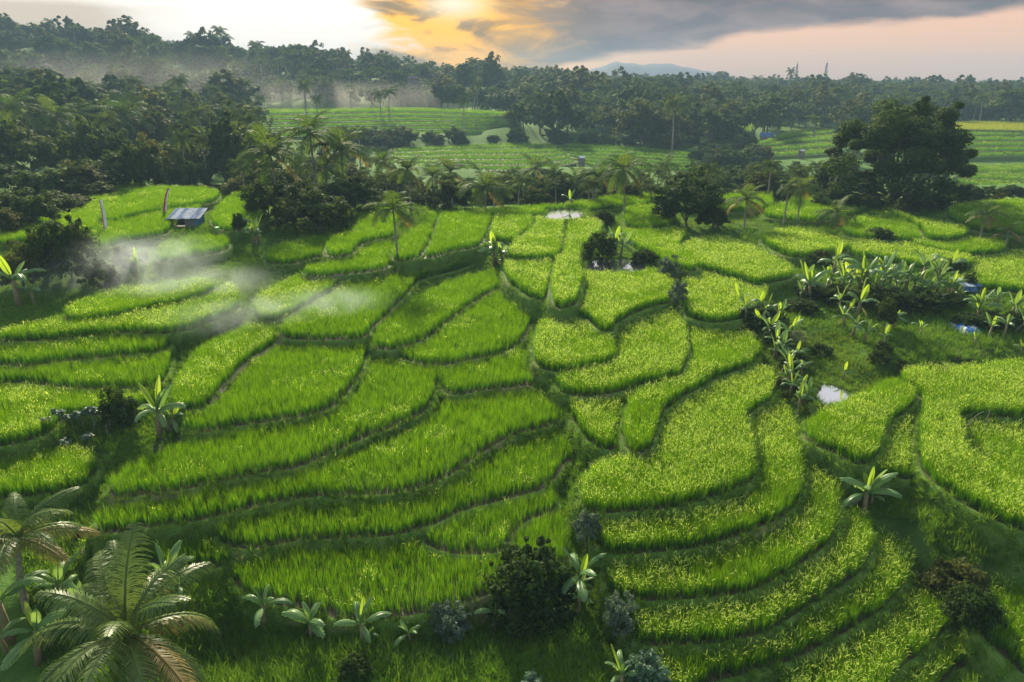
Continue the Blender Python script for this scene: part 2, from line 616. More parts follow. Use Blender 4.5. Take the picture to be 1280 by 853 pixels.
# ------------------------------------------------------------------ rice terraces
# (level, share of pale flag leaves, label, outline of the crop in the photograph)
T = [
 (0.0, .03, 'broad front paddy of the left slope, just above the banana row', [(300,712),(330,735),(395,750),(420,760),(480,760),(545,748),(600,733),(628,718),(632,690),(622,681),(540,684),(440,681),(360,684),(310,692)]),
 (0.7, .03, 'long paddy directly above the broad front paddy on the left slope', [(720,530),(715,560),(700,575),(680,598),(640,612),(600,622),(560,635),(540,645),(500,655),(440,660),(380,663),(330,672),(290,670),(285,655),(340,640),(400,628),(470,622),(520,620),(570,600),(600,575),(640,555),(690,535),(712,525)]),
 (0.35, .03, 'small wedge of rice at the right end above the broad front paddy', [(537,670),(575,681),(622,679),(630,663),(650,643),(685,630),(690,618),(660,620),(600,632),(555,645)]),
 (0.1, .0, 'small dark rice patch tucked behind the round foreground tree', [(648,685),(655,658),(675,648),(698,650),(705,668),(700,692),(650,700)]),
 (0.3, .03, 'short rice patch behind the big foreground palm', [(110,672),(150,662),(220,655),(278,655),(284,690),(230,698),(175,692),(120,690)]),
 (1.4, .03, 'longest curving paddy on the left slope, reaching to the gully', [(700,480),(705,500),(700,518),(660,530),(640,535),(610,548),(580,570),(550,590),(510,603),(470,607),(400,610),(340,618),(300,628),(240,640),(180,650),(130,655),(135,640),(180,628),(240,618),(310,605),(380,595),(440,575),(490,555),(540,530),(560,505),(580,492),(640,485),(690,475)]),
 (2.0, .04, 'curved paddy whose upper lobe ends at the bare grey path', [(545,452),(540,480),(528,503),(500,520),(460,536),(415,556),(370,575),(320,583),(260,595),(200,606),(150,612),(145,598),(190,575),(240,555),(300,545),(370,530),(410,512),(432,490),(455,465),(480,445),(510,441)]),
 (2.0, .04, 'small tongue of rice left of the gully head', [(552,470),(556,457),(590,448),(640,440),(655,445),(675,465),(672,472),(640,477),(600,480),(565,487)]),
 (2.6, .04, 'wide paddy right of the large lone banana plant', [(455,425),(450,450),(435,475),(415,498),(390,510),(350,516),(300,523),(245,533),(235,520),(260,490),(310,460),(350,437),(380,427),(420,424)]),
 (2.5, .04, 'leaf-shaped paddy beside the top of the gully', [(505,440),(530,425),(560,400),(590,380),(630,358),(655,356),(668,380),(660,400),(650,418),(625,435),(590,442),(550,450),(520,446)]),
 (2.95, .05, 'slender paddy between the two footpaths below the smoke', [(470,420),(482,405),(510,385),(540,367),(575,352),(618,342),(630,350),(600,365),(570,385),(550,400),(530,416),(500,427),(477,430)]),
 (3.4, .06, 'smoke-veiled paddy running up to the banana clump', [(362,405),(380,382),(430,357),(470,347),(510,337),(560,322),(600,312),(590,325),(560,335),(520,345),(505,360),(490,375),(470,395),(452,408),(450,416),(365,416)]),
 (3.0, .20, 'narrow slanting strip of rice beside the bare footpath', [(217,500),(250,503),(273,478),(303,448),(342,422),(350,412),(326,408),(289,421),(255,438),(240,456)]),
 (3.7, .25, 'little tapered rice patch at the upper end of the bare footpath', [(326,376),(350,360),(385,347),(418,344),(416,355),(390,370),(365,385),(340,395),(328,392)]),
 (4.0, .35, 'pale-topped paddy with a high front edge left of the grassy gap', [(0,420),(60,406),(130,392),(190,380),(240,370),(285,360),(294,371),(288,385),(250,400),(210,410),(150,410),(60,418)]),
 (3.4, .06, 'dark-fronted paddy under the pale-topped one on the left', [(-20,445),(-20,428),(60,416),(130,413),(190,412),(206,416),(200,432),(150,439),(80,444),(30,450)]),
 (4.4, .20, 'smoky paddy right below the misty shrubs on the left', [(88,388),(130,371),(190,361),(240,352),(258,352),(260,362),(230,373),(180,383),(130,393),(95,397)]),
 (2.9, .04, 'short-ended paddy second below the pale-topped one', [(-20,470),(15,457),(80,452),(150,443),(200,436),(205,455),(190,476),(150,478),(105,478),(40,471)]),
 (2.4, .22, 'paddy behind the row of thin young trees at the left edge', [(-20,487),(60,480),(130,483),(180,484),(188,495),(150,508),(80,513),(62,530),(40,540),(-20,546)]),
 (1.3, .20, 'small corner paddy above the left-hand palm', [(-20,585),(40,572),(100,567),(113,578),(105,594),(85,604),(50,610),(-20,612)]),
 (5.5, .12, 'sloping light green field below the shrubby hillside', [(-20,303),(0,296),(60,266),(110,246),(160,229),(178,231),(150,246),(130,263),(118,284),(70,294),(0,302)]),
 (6.0, .05, 'bright field behind the two flags', [(130,272),(150,253),(180,237),(210,236),(265,239),(265,248),(240,255),(210,259),(170,267),(140,274)]),
 (5.6, .05, 'bright field between the two flags and the hut', [(117,310),(125,286),(150,276),(200,263),(240,257),(245,263),(215,275),(200,290),(150,299),(118,310)]),
 (5.2, .03, 'small rounded paddy just below the hut', [(203,320),(210,307),(240,300),(275,299),(282,304),(270,312),(240,317),(210,324)]),
 (6.0, .03, 'field behind the hut in front of the slim tall tree', [(270,272),(285,252),(300,242),(320,242),(330,260),(315,280),(285,285)]),
 (4.6, .03, 'paddy beneath the round grey-green bush', [(340,325),(345,313),(380,301),(408,294),(413,305),(400,314),(370,324)]),
 (5.2, .03, 'stepped paddy left of the slender lone palm', [(415,315),(418,301),(450,286),(455,260),(485,255),(505,259),(490,280),(488,292),(450,301),(430,316)]),
 (4.5, .03, 'paddy at the foot of the slender lone palm', [(385,337),(415,329),(445,313),(480,304),(492,312),(490,324),(470,333),(430,338),(400,341)]),
 (4.9, .03, 'narrow paddy right of the slender lone palm', [(497,320),(500,306),(520,289),(535,270),(542,270),(535,290),(525,311),(510,321)]),
 (4.8, .03, 'nearly square bright paddy on the rim of the slope', [(528,318),(535,291),(545,271),(600,268),(610,272),(602,290),(594,304),(560,311)]),
 (4.6, .35, 'square pale paddy below the small square pond', [(642,316),(650,295),(663,275),(697,276),(700,285),(695,310),(690,319),(645,321)]),
 (4.7, .20, 'small pale paddy behind the banana clump on the rim', [(620,295),(625,271),(655,269),(662,280),(650,290),(640,299)]),
 (4.1, .40, 'second pale square paddy along the gully', [(640,327),(693,322),(697,340),(692,370),(670,367),(650,354),(638,345)]),
 (4.4, .40, 'thin bent strip of pale rice left of the dark pond', [(705,277),(745,278),(746,290),(725,310),(718,330),(722,345),(712,376),(695,374),(700,330),(708,300)]),
 (3.0, .45, 'rounded paddy standing at the head of the gully', [(672,427),(685,397),(700,384),(720,382),(740,391),(755,408),(762,430),(760,446),(735,453),(700,458),(675,450)]),
 (3.6, .45, 'paddy in front of the dark pond', [(722,385),(725,352),(735,344),(820,342),(838,368),(800,381),(765,398),(758,408),(740,394)]),
 (2.6, .50, 'broad paddy wrapping under the one by the dark pond', [(768,408),(800,394),(838,382),(856,392),(852,420),(855,442),(840,466),(800,474),(760,484),(720,487),(702,479),(704,468),(740,462),(768,454)]),
 (1.9, .45, 'small paddy with three sides beside the gully', [(720,497),(784,488),(779,520),(778,551),(750,551),(732,532),(720,512)]),
 (2.3, .30, 'hook-shaped paddy between the nested right-hand terraces', [(866,410),(882,404),(913,404),(942,430),(937,448),(898,463),(862,482),(828,504),(813,536),(807,553),(792,556),(786,538),(793,502),(818,488),(852,473),(870,447)]),
 (1.7, .55, 'largest speckled paddy in the middle of the right slope', [(838,502),(870,497),(930,473),(958,464),(962,490),(928,513),(931,540),(938,570),(931,592),(900,606),(860,618),(800,626),(738,628),(735,602),(762,581),(812,571),(828,546)]),
 (1.0, .40, 'first curved terrace under the largest speckled paddy', [(936,520),(947,512),(972,503),(986,522),(996,560),(996,598),(981,626),(950,645),(900,663),(840,675),(764,680),(749,662),(754,644),(820,642),(880,632),(932,614),(949,587),(952,552)]),
 (0.3, .30, 'second curved terrace under the largest speckled paddy', [(1004,540),(1018,544),(1036,577),(1043,620),(1040,647),(1016,676),(976,705),(928,725),(860,734),(774,737),(772,693),(830,692),(900,682),(962,662),(1003,628),(1011,592)]),
 (-0.3, .50, 'third curved terrace, its upper end below the young banana', [(1062,644),(1078,649),(1084,670),(1071,697),(1036,726),(987,755),(938,779),(880,789),(804,792),(794,753),(850,752),(930,744),(992,722),(1042,692)]),
 (-0.9, .35, 'fourth curved terrace, one step above the two corner strips', [(1107,672),(1127,683),(1134,700),(1116,727),(1077,760),(1036,785),(978,810),(900,834),(860,850),(838,856),(826,813),(880,806),(950,796),(1021,766),(1072,727),(1092,694)]),
 (-1.5, .45, 'fifth curved terrace, cut by the bottom of the view', [(1152,729),(1176,748),(1180,769),(1156,791),(1116,826),(1086,870),(985,870),(1042,822),(1101,782)]),
 (-2.1, .35, 'lowest curved strip, above the bare rounded bank', [(1202,783),(1230,797),(1228,812),(1188,822),(1157,850),(1137,870),(1114,870),(1152,827)]),
 (-0.9, .15, 'corner paddy beyond the olive shrub at the right edge', [(1237,742),(1290,722),(1300,830),(1262,808),(1232,775)]),
 (1.8, .35, 'triangular paddy below the white-shining pond', [(1017,545),(1020,527),(1050,512),(1080,497),(1115,478),(1138,487),(1138,499),(1108,519),(1098,540),(1088,567),(1070,571),(1047,558)]),
 (1.2, .60, 'small raised bell-shaped paddy on a high grass bank', [(1138,522),(1117,517),(1110,540),(1107,560),(1084,580),(1077,588),(1110,588),(1152,588),(1152,570),(1138,546)]),
 (1.7, .55, 'large pale paddy at the right edge under the bare soil plot', [(1137,467),(1200,462),(1290,457),(1300,508),(1202,513),(1195,530),(1205,560),(1230,588),(1300,625),(1300,658),(1240,636),(1192,607),(1164,583),(1154,540),(1159,510),(1138,485)]),
 (1.0, .45, 'sunken paddy with the leaning bamboo pole at the right edge', [(1206,538),(1300,530),(1300,618),(1238,588),(1214,565)]),
 (4.0, .60, 'wide pale paddy right of the grey bushes', [(848,312),(880,302),(905,301),(945,316),(985,338),(975,345),(945,351),(938,348),(890,335),(860,325)]),
 (3.4, .55, 'rounded pale paddy above the leafy garden edge', [(850,365),(870,347),(900,346),(945,353),(951,370),(938,386),(900,397),(870,393),(862,383)]),
 (4.4, .25, 'curved paddy in front of the round dark tree', [(785,287),(850,289),(843,305),(855,321),(866,334),(845,329),(815,315),(795,305)]),
 (4.9, .10, 'little flat paddy left of the round dark tree', [(785,266),(790,260),(830,260),(838,279),(790,282)]),
 (4.2, .50, 'rounded pale paddy in front of the pair of thin palms', [(960,293),(1005,290),(1040,301),(1055,310),(1020,315),(990,317),(965,305)]),
 (3.9, .55, 'long pale paddy behind the dense banana garden', [(1045,300),(1100,302),(1150,307),(1210,325),(1180,333),(1140,328),(1090,319),(1060,314)]),
 (4.2, .15, 'flat green paddy behind the long pale one', [(1140,301),(1230,301),(1250,311),(1200,315),(1170,311)]),
 (4.6, .10, 'green paddy before the spreading big tree', [(1060,290),(1080,270),(1105,267),(1150,286),(1156,294),(1120,297)]),
 (4.8, .35, 'narrow diagonal paddy beneath the spreading big tree', [(1107,263),(1140,275),(1195,285),(1200,294),(1168,296),(1152,283)]),
 (3.4, .45, 'pale paddy at the right edge above the blue shelter', [(1185,354),(1222,345),(1212,327),(1300,320),(1300,360),(1240,357)]),
 (5.0, .10, 'field at the right edge beyond the two short palms', [(1190,262),(1260,252),(1300,256),(1300,288),(1220,284)]),
 (4.9, .08, 'terraced field behind the pair of thin palms', [(960,264),(1015,247),(1060,252),(1090,256),(1060,267),(1010,273),(975,271)]),
 (5.1, .08, 'strip of rice behind the round dark tree', [(880,252),(950,242),(962,252),(955,258),(900,262)]),
 (5.0, .08, 'low strip of rice on the rim behind the square pond', [(610,264),(680,259),(700,258),(775,247),(820,243),(820,251),(720,262),(690,266),(640,268)]),
]
# ponds: (level, outline, label)
PONDS = [
 (5.15, [(683,268),(690,263),(724,262),(729,272),(685,275)], 'small square pond on the rim of the slope'),
 (4.05, [(738,341),(740,326),(790,324),(806,333),(800,340)], 'dark pond below the banana clump'),
 (2.05, [(1021,500),(1027,481),(1048,484),(1064,494),(1052,503),(1038,507)], 'white-shining pond at the garden foot'),
]

ZS = 0.80
TERR = []
for z, pale, lab, px in T:
    z = z * ZS
    w_ = [gp(x, y, z + 0.3) for x, y in px]
    P = np.array([(q.x, q.y) for q in w_])
    step = 0.45 if P[:, 1].mean() < 45 else 0.7
    Q = smooth_poly(P, step)
    Q += normals(Q) * ((0.17 if P[:, 1].mean() < 42 else 0.27) + wob(Q, 0.9, z)[:, None] * 0.08)
    TERR.append((z, pale, lab, Q))

N_NEAR = len(TERR)
# far terraced hillsides: (upper outline, lower outline, level top, level bottom, steps, pale share, kind, label)
FT = [
 ([(305,138),(400,137),(500,135),(600,139),(640,142)], [(330,172),(400,170),(500,168),(600,166),(650,163)], 7.4, 3.3, 6, .05, 0, 'misty far terraces under the left ridge'),
 ([(500,186),(560,183),(640,180),(690,182)], [(495,210),(570,212),(660,214),(725,203)], 0.6, -1.0, 5, .15, 0, 'bright far terraces in the middle of the valley'),
 ([(708,181),(760,182),(830,188),(858,192)], [(730,207),(775,211),(830,214),(875,212)], 0.8, -0.9, 6, .0, 0, 'shaded far terraces right of the bright ones'),
 ([(955,176),(1000,164),(1038,160)], [(925,196),(1000,195),(1048,192)], 2.6, 0.6, 4, .2, 0, 'far terraces left of the spreading big tree'),
 ([(1165,154),(1220,153),(1300,154)], [(1165,160),(1220,161),(1300,162)], 5.0, 4.6, 1, .0, 2, 'ripe yellow far field at the right'),
 ([(1170,165),(1220,164),(1300,164)], [(1200,198),(1240,196),(1300,194)], 4.0, 1.4, 5, .1, 0, 'far terraces below the ripe yellow field'),
 ([(1196,207),(1240,208),(1300,206)], [(1200,232),(1250,236),(1300,238)], 0.2, -0.6, 3, .3, 0, 'low valley paddies right of the spreading big tree'),
 ([(900,155),(935,155)], [(900,163),(935,164)], 3.6, 3.4, 1, .6, 0, 'little bright field inside the middle forest'),
 ([(760,122),(775,122)], [(755,128),(780,128)], 7.6, 7.4, 1, .7, 2, 'tiny light clearing in the middle forest'),
]


def lerp_line(a, b, t):
    n = max(len(a), len(b))
    f = lambda l: [np.array(l[0]) * (1 - u) + np.array(l[1]) * u if len(l) == 2 else np.array([np.interp(u, np.linspace(0, 1, len(l)), [q[i] for q in l]) for i in (0, 1)]) for u in np.linspace(0, 1, n)]
    return [p_ * (1 - t) + q_ * t for p_, q_ in zip(f(a), f(b))]


FARPX = []
for top, bot, z0, z1, ns, pale, kind, lab in FT:
    FARPX.append((np.array(top + bot[::-1], float), gp(*top[0], z0).y))
    for k in range(ns):
        z = z0 + (z1 - z0) * (k / max(1, ns - 1))
        a, b = lerp_line(top, bot, k / ns), lerp_line(top, bot, (k + (0.74 if ns > 1 else 1)) / ns)
        px = [tuple(q) for q in a] + [tuple(q) for q in b[::-1]]
        P = np.array([tuple(gp(x, y, z + 0.3))[:2] for x, y in px])
        Q = smooth_poly(P, 2.0)
        Q += normals(Q) * wob(Q, 0.12, z)[:, None] * 0.5
        nm = lab if ns == 1 else ('%s step of the ' % ('top', 'second', 'third', 'fourth', 'fifth', 'lowest')[k if k < ns - 1 else 5]) + lab
        TERR.append((z, pale + 10 * kind, nm, Q))

PONDS = [(z * ZS, px, lab) for z, px, lab in PONDS]
# extra level marks where no rice grows: (px, py, z)
MARKS = [(720,640,-0.2),(735,560,0.4),(712,500,1.2),(690,440,1.8),(700,720,-1.2),(760,760,-1.9),(800,830,-2.6),(400,800,-1.3),(550,800,-1.4),(300,830,-1.9),
 (650,800,-1.8),(150,760,-.7),(30,720,0.2),(60,840,-1.8),(120,560,1.5),(180,545,1.9),(100,600,.8),(210,540,1.9),(120,650,.3),(225,450,2.8),(250,420,3.1),(300,400,3.2),
 (1000,400,2.9),(960,420,2.6),(970,480,2.1),(1000,520,1.8),(1060,400,2.9),(1060,450,2.4),(1040,470,2.1),(1100,440,2.4),(1150,420,2.8),(1200,445,2.3),(1250,430,2.5),(1270,400,2.9),
 (1200,380,3.0),(1100,380,3.0),(1030,350,3.3),(1000,340,3.5),(1100,660,.2),(1180,640,1.2),(1130,640,0.5),(1220,655,1.2),(1150,690,.2),(1230,690,0.8),(1220,850,-3.0),(1250,850,-2.6),(1290,690,.9),(1190,740,-1.2),
 (60,330,4.6),(20,370,4.2),(120,340,4.5),(170,330,4.6),(235,288,5.1),(300,300,4.8),(330,290,5.0),(380,280,5.2),(290,330,4.4),(320,360,3.8),(810,330,3.9),(770,300,4.2),(840,360,3.4),
 (920,280,4.6),(1000,285,4.3),(1030,290,4.2),(1100,255,4.9),(1180,255,4.9),(1240,300,4.4),(615,315,4.2)]
# far country: rows of (Y distance, five levels across the view at px 0, 320, 640, 960, 1280)
FAR = [(85, 5.4, 2.8, 1.4, 2.2, 3.0), (100, 5.8, 1.5, -0.3, 0.6, 1.6), (130, 6.0, 0.0, -1.2, -1.0, 0.5), (175, 6.5, 2.0, 0.0, 0.0, 1.0), (205, 8.0, 4.0, 1.6, 1.6, 2.2),
       (235, 10.0, 5.5, 4.5, 3.5, 3.5), (270, 20.0, 11.5, 6.5, 4.5, 3.8), (330, 36.0, 25.0, 12.5, 6.0, 4.2), (420, 36.0, 26.0, 14.0, 7.5, 4.5), (600, 16.0, 14.0, 11.0, 7.5, 4.5),
       (1000, 8.0, 8.0, 7.0, 6.0, 5.0), (1700, 4, 4, 4, 4, 4)]
samples = []
for z, _, _, Q in TERR:
    for q in Q[::4 if Q[:, 1].mean() < 90 else 6]:
        samples.append((q[0], q[1], z - 0.28, 1.0))
    c = Q.mean(0)
    samples.append((c[0], c[1], z - 0.28, 1.0))
for x, y, z in MARKS:
    z = z * ZS
    p = gp(x, y, z)
    samples.append((p.x, p.y, z, 3.0))
for z, px, _ in PONDS:
    for x, y in px:
        p = gp(x, y, z)
        samples.append((p.x, p.y, z - 0.3, 4.0))
fine = []
for r0, r1 in zip(FAR[:-1], FAR[1:]):
    m = 2 if r1[0] < 450 else 4
    for k in range(m):
        fine.append(tuple(a + (b - a) * k / m for a, b in zip(r0, r1)))
for row in fine + [FAR[-1]]:
    for px in np.linspace(-460, 1740, 24):
        samples.append(((px - 640) / F * row[0] * 1.03, row[0], float(np.interp(px, (0, 320, 640, 960, 1280), row[1:])), 1.5))
for x in range(-40, 60, 12):
    samples += [(x, 12, -4.5, 3.0), (x, 4, -7, 3.0), (x, -20, -9, 3.0)]
S = np.array(samples)


BB = None


def cand(p, margin=1.0):
    global BB
    if BB is None:
        BB = np.array([np.r_[Q.min(0), Q.max(0)] for _, _, _, Q in TERR])
    k = (BB[:, 0] - margin < p[0]) & (BB[:, 2] + margin > p[0]) & (BB[:, 1] - margin < p[1]) & (BB[:, 3] + margin > p[1])
    return [TERR[i] for i in np.nonzero(k)[0]]


def ground_z(P, clamp=True):
    P = np.asarray(P, float).reshape(-1, 2)
    out = np.empty(len(P))
    for a in range(0, len(P), 4000):
        Q = P[a:a + 4000]
        d2 = (Q[:, :1] - S[None, :, 0]) ** 2 + (Q[:, 1:] - S[None, :, 1]) ** 2
        soft = 0.6 + (0.012 * np.maximum(Q[:, 1:], 0)) ** 2.5
        w_ = S[None, :, 3] / (d2 + soft) ** 1.6
        out[a:a + 4000] = (w_ * S[None, :, 2]).sum(1) / w_.sum(1)
    out += wob(P, 0.7) * 0.06 + wob(P, 0.09, 3.0) * np.clip((P[:, 1] - 75) / 60, 0, 1) * 0.9
    if clamp:
        for z, _, _, Qp in (TERR if len(P) > 3 else cand(P[0])):
            m = near_mask(P, Qp, 0.55)
            out[m] = np.minimum(out[m], z - 0.26)
        for z, Qp in POND_POLY:
            m = near_mask(P, Qp, 0.3)
            out[m] = np.minimum(out[m], z - 0.25)
    return out


POND_POLY = []
for z, px, _ in PONDS:
    Q = smooth_poly([tuple(gp(x, y, z))[:2] for x, y in px], 0.5)
    POND_POLY.append((z, Q))

# ------------------------------------------------------------------ ground
def axis(fine_lo, fine_hi, step, far_lo, far_hi, grow=1.13):
    a = list(np.arange(fine_lo, fine_hi + 1e-6, step))
    s, v = step, fine_hi
    while v < far_hi:
        s = min(s * grow, 40); v += s; a.append(v)
    s, v = step, fine_lo
    while v > far_lo:
        s = min(s * grow, 40); v -= s; a.insert(0, v)
    return np.array(a)


def make_ground():
    xs = axis(-45, 55, 0.75, -1180, 1180, 1.10)
    ys = axis(10, 85, 0.6, -190, 1240, 1.05)
    X, Y = np.meshgrid(xs, ys)
    P = np.stack([X.ravel(), Y.ravel()], 1)
    Z = ground_z(P)
    me = bpy.data.meshes.new('ground')
    nx, ny = len(xs), len(ys)
    V = np.column_stack([P, Z])
    i = np.arange(nx * ny).reshape(ny, nx)
    Fq = np.stack([i[:-1, :-1], i[:-1, 1:], i[1:, 1:], i[1:, :-1]], -1).reshape(-1, 4)
    me.from_pydata(V.tolist(), [], Fq.tolist())
    me.polygons.foreach_set('use_smooth', [True] * len(Fq))
    me.materials.append(M_GROUND)
    o = link(bpy.data.objects.new('ground', me))
    return tag(o, 'grassy ground of the valley and the slopes', 'ground', kind='structure')


make_ground()

# ------------------------------------------------------------------ terraces with grassy banks, and their rice
def make_terrace(z, Q, lab):
    N = normals(Q)
    n = len(Q)
    a = wob(Q, 0.5, z * 3)[:, None]
    rings = [(Q - N * 0.10, z + 0.0), (Q + N * 0.04, z + 0.02), (Q + N * (0.09 + 0.02 * a), z + 0.06), (Q + N * (0.23 + 0.05 * a), z + 0.04),
             (Q + N * (0.30 + 0.06 * a), z - 0.12), (Q + N * (0.37 + 0.07 * a), z - 0.50), (Q + N * (0.52 + 0.08 * a), z - 1.2), (Q + N * (0.85 + 0.1 * a), z - 2.2)]
    V = []
    for k, (r, zz) in enumerate(rings):
        zr = zz + (wob(r, 2.1, k) * 0.03 if k > 1 else 0)
        V += [(p[0], p[1], float(zr[j]) if k > 1 else zz) for j, p in enumerate(r)]
    Fc, mi = [], []
    for k in range(len(rings) - 1):
        for j in range(n):
            Fc.append((k * n + j, (k + 1) * n + j, (k + 1) * n + (j + 1) % n, k * n + (j + 1) % n))
            mi.append(0 if k > 0 else 1)
    from mathutils.geometry import tessellate_polygon
    for t in tessellate_polygon([[Vector((p[0], p[1], 0)) for p in rings[0][0]]]):
        Fc.append(tuple(t)); mi.append(1)
    me = bpy.data.meshes.new('terrace')
    me.from_pydata(V, [], Fc)
    me.materials.append(M_BANK); me.materials.append(M_MUD)
    me.polygons.foreach_set('material_index', mi)
    me.polygons.foreach_set('use_smooth', [m == 0 for m in mi])
    o = link(bpy.data.objects.new('terrace', me))
    return tag(o, 'earth bank and bund holding the ' + lab, 'terrace', kind='structure')


BANKPTS = []
for ti, (z, pale, lab, Q) in enumerate(TERR):
    make_terrace(z, Q, lab)
    Y = Q[:, 1].mean()
    yellow = pale >= 10
    pale = min(0.85, (pale % 10) * (0.95 if pale > 0.1 else 1))
    far = ti >= N_NEAR
    sp = 0.75 if far else (0.155 if Y < 34 else (0.175 if Y < 48 else 0.215))
    sc = sp / 0.165
    if not far and pale <= 0.1:
        sp *= 1.16
    lo, hi = Q.min(0), Q.max(0)
    ang = rng.uniform(0, 1.57)
    c = Q.mean(0)
    rad = np.hypot(*(hi - lo)) / 2 + 1
    g = np.arange(-rad, rad, sp)
    GX, GY = np.meshgrid(g, g)
    GX, GY = GX.ravel(), GY.ravel()
    P = np.stack([c[0] + GX * math.cos(ang) - GY * math.sin(ang), c[1] + GX * math.sin(ang) + GY * math.cos(ang)], 1)
    P += rng.normal(0, sp * 0.16, P.shape)
    P = P[inside(P, Q)]
    # keep clear of the banks of higher terraces
    keep = np.ones(len(P), bool)
    for z2, _, _, Q2 in TERR:
        if z2 > z + 0.05:
            keep &= ~near_mask(P, Q2, min(0.9, 0.325 + 0.13 * (z2 - z)))
    for zp, Qp in POND_POLY:
        keep &= ~near_mask(P, Qp, 0.35)
    P = P[keep]
    n = len(P)
    if n < 5:
        continue
    pat = wob(P, 0.8, ti) * 0.5 + wob(P, 2.6, ti + 4) * 0.35 + rng.normal(0, 0.28, n)
    thr = np.quantile(pat, 1 - pale) if pale > 0 else 9
    thr2 = np.quantile(pat, max(0, 1 - pale * 1.8)) if pale > 0 else 9
    idx = np.where(pat > thr, rng.integers(8, 12, n), np.where(pat > thr2, rng.integers(5, 8, n), rng.integers(0, 5, n)))
    rot = np.stack([rng.normal(0, 0.06, n), rng.normal(0, 0.06, n), rng.uniform(0, 6.28, n)], 1)
    hgt = (1.0 + wob(P, 1.3, 2.0) * 0.08 + rng.normal(0, 0.075 if pale > 0.1 else 0.12, n)) * (1.12 if pale > 0.15 else 1.06)
    if far:
        sc = 3.2
    if yellow:
        idx = rng.integers(12, 14, n)
    s3 = np.stack([sc * hgt * 1.1, sc * hgt * 1.1, hgt * (1 + (min(sc, 1.6) - 1) * 0.3)], 1)
    o = scatter('rice_crop', RICE, np.column_stack([P, np.full(n, z)]), idx, rot, s3)
    tag(o, 'rice in the ' + lab, 'rice', kind='stuff')
    if far:
        continue
    # short grass on bund and bank
    N = normals(Q)
    per = np.linalg.norm(np.roll(Q, -1, 0) - Q, axis=1).sum()
    m = int(per * (75 if Y < 34 else 45 if Y < 45 else 22))
    j = rng.integers(0, len(Q), m)
    po, pz = np.array([0.04, 0.09, 0.23, 0.30, 0.37, 0.52, 0.85]), np.array([0.02, 0.06, 0.04, -0.12, -0.50, -1.2, -2.2])
    al = np.r_[0, np.cumsum(np.hypot(np.diff(po), np.diff(pz)))]
    sl = rng.uniform(0, 1.75, m)
    off, dz_ = np.interp(sl, al, po), np.interp(sl, al, pz)
    B = Q[j] + (np.roll(Q, -1, 0) - Q)[j] * rng.uniform(0, 1, (m, 1)) + N[j] * (off + 0.02 + 0.06 * wob(Q, 0.5, z * 3)[j])[:, None]
    zb = z + dz_
    tilt = np.where(off > 0.26, 0.75, 0.1) + rng.normal(0, .2, m)
    tl_ = np.column_stack([-N[j][:, 1] * tilt, N[j][:, 0] * tilt])
    keep = np.ones(m, bool)
    for z2, _, _, Q2 in TERR:
        if Q2 is not Q and z2 > z - 0.3:
            keep &= ~near_mask(B, Q2, 0.1)
    BANKPTS.append(np.column_stack([B, zb, tl_])[keep])

# (pond rims get the same short grass)
for zp, Qp in POND_POLY:
    Np = normals(Qp)
    j = rng.integers(0, len(Qp), 500)
    B = Qp[j] + Np[j] * rng.uniform(0.03, 0.5, (500, 1)) + rng.normal(0, .12, (500, 2))
    B = B[~inside(B, Qp)]
    BANKPTS.append(np.column_stack([B, np.full(len(B), zp + 0.03), rng.normal(0, .2, (len(B), 2))]))
BP = np.concatenate(BANKPTS)
BT = BP[:, 3:]
BP = BP[:, :3]
n = len(BP)
bi = np.where(wob(BP, 0.35) + rng.normal(0, .5, n) > 0.75, rng.integers(6, 8, n), np.where(rng.random(n) < .12, rng.integers(4, 6, n), rng.integers(0, 4, n)))
o = scatter('bank_grass', GRASS, BP, bi, np.column_stack([BT, rng.uniform(-.3, .3, n)]),
            np.repeat(rng.uniform(0.5, 1.25, n)[:, None], 3, 1))
tag(o, 'short grass clothing the bunds and banks of the terraces', 'grass', kind='stuff')

# grass over the open ground between and below the terraces
def open_grass():
    n = 190000
    Y = 12 + 66 * rng.random(n) ** 1.5
    X = (rng.random(n) * 2 - 1) * 0.82 * Y
    P = np.stack([X, Y], 1)
    keep = np.ones(n, bool)
    for z, _, _, Q in TERR:
        keep &= ~near_mask(P, Q, 0.35)
    for z, Q in POND_POLY:
        keep &= ~near_mask(P, Q, 0.2)
    P = P[keep]
    Z = ground_z(P)
    n = len(P)
    k = wob(P, 0.28, 1.0) + rng.normal(0, 0.35, n)
    garden = near_mask(P, np.array([tuple(gp(x, y, 2.3))[:2] for x, y in [(990, 440), (1040, 415), (1110, 430), (1130, 480), (1040, 515), (990, 480)]]), 1.0)
    k = np.where(garden, k + 0.9, k)
    idx = np.where(k > 0.75, rng.integers(6, 8, n), np.where(k < -0.55, rng.integers(4, 6, n), rng.integers(0, 4, n)))
    s = rng.uniform(0.8, 1.5, n)
    o = scatter('meadow_grass', GRASS, np.column_stack([P, Z]), idx, np.stack([rng.normal(0, .2, n), rng.normal(0, .2, n), rng.uniform(0, 6.28, n)], 1), np.repeat(s[:, None], 3, 1))
    tag(o, 'rough grass on the open slopes between the terraces', 'grass', kind='stuff')


open_grass()

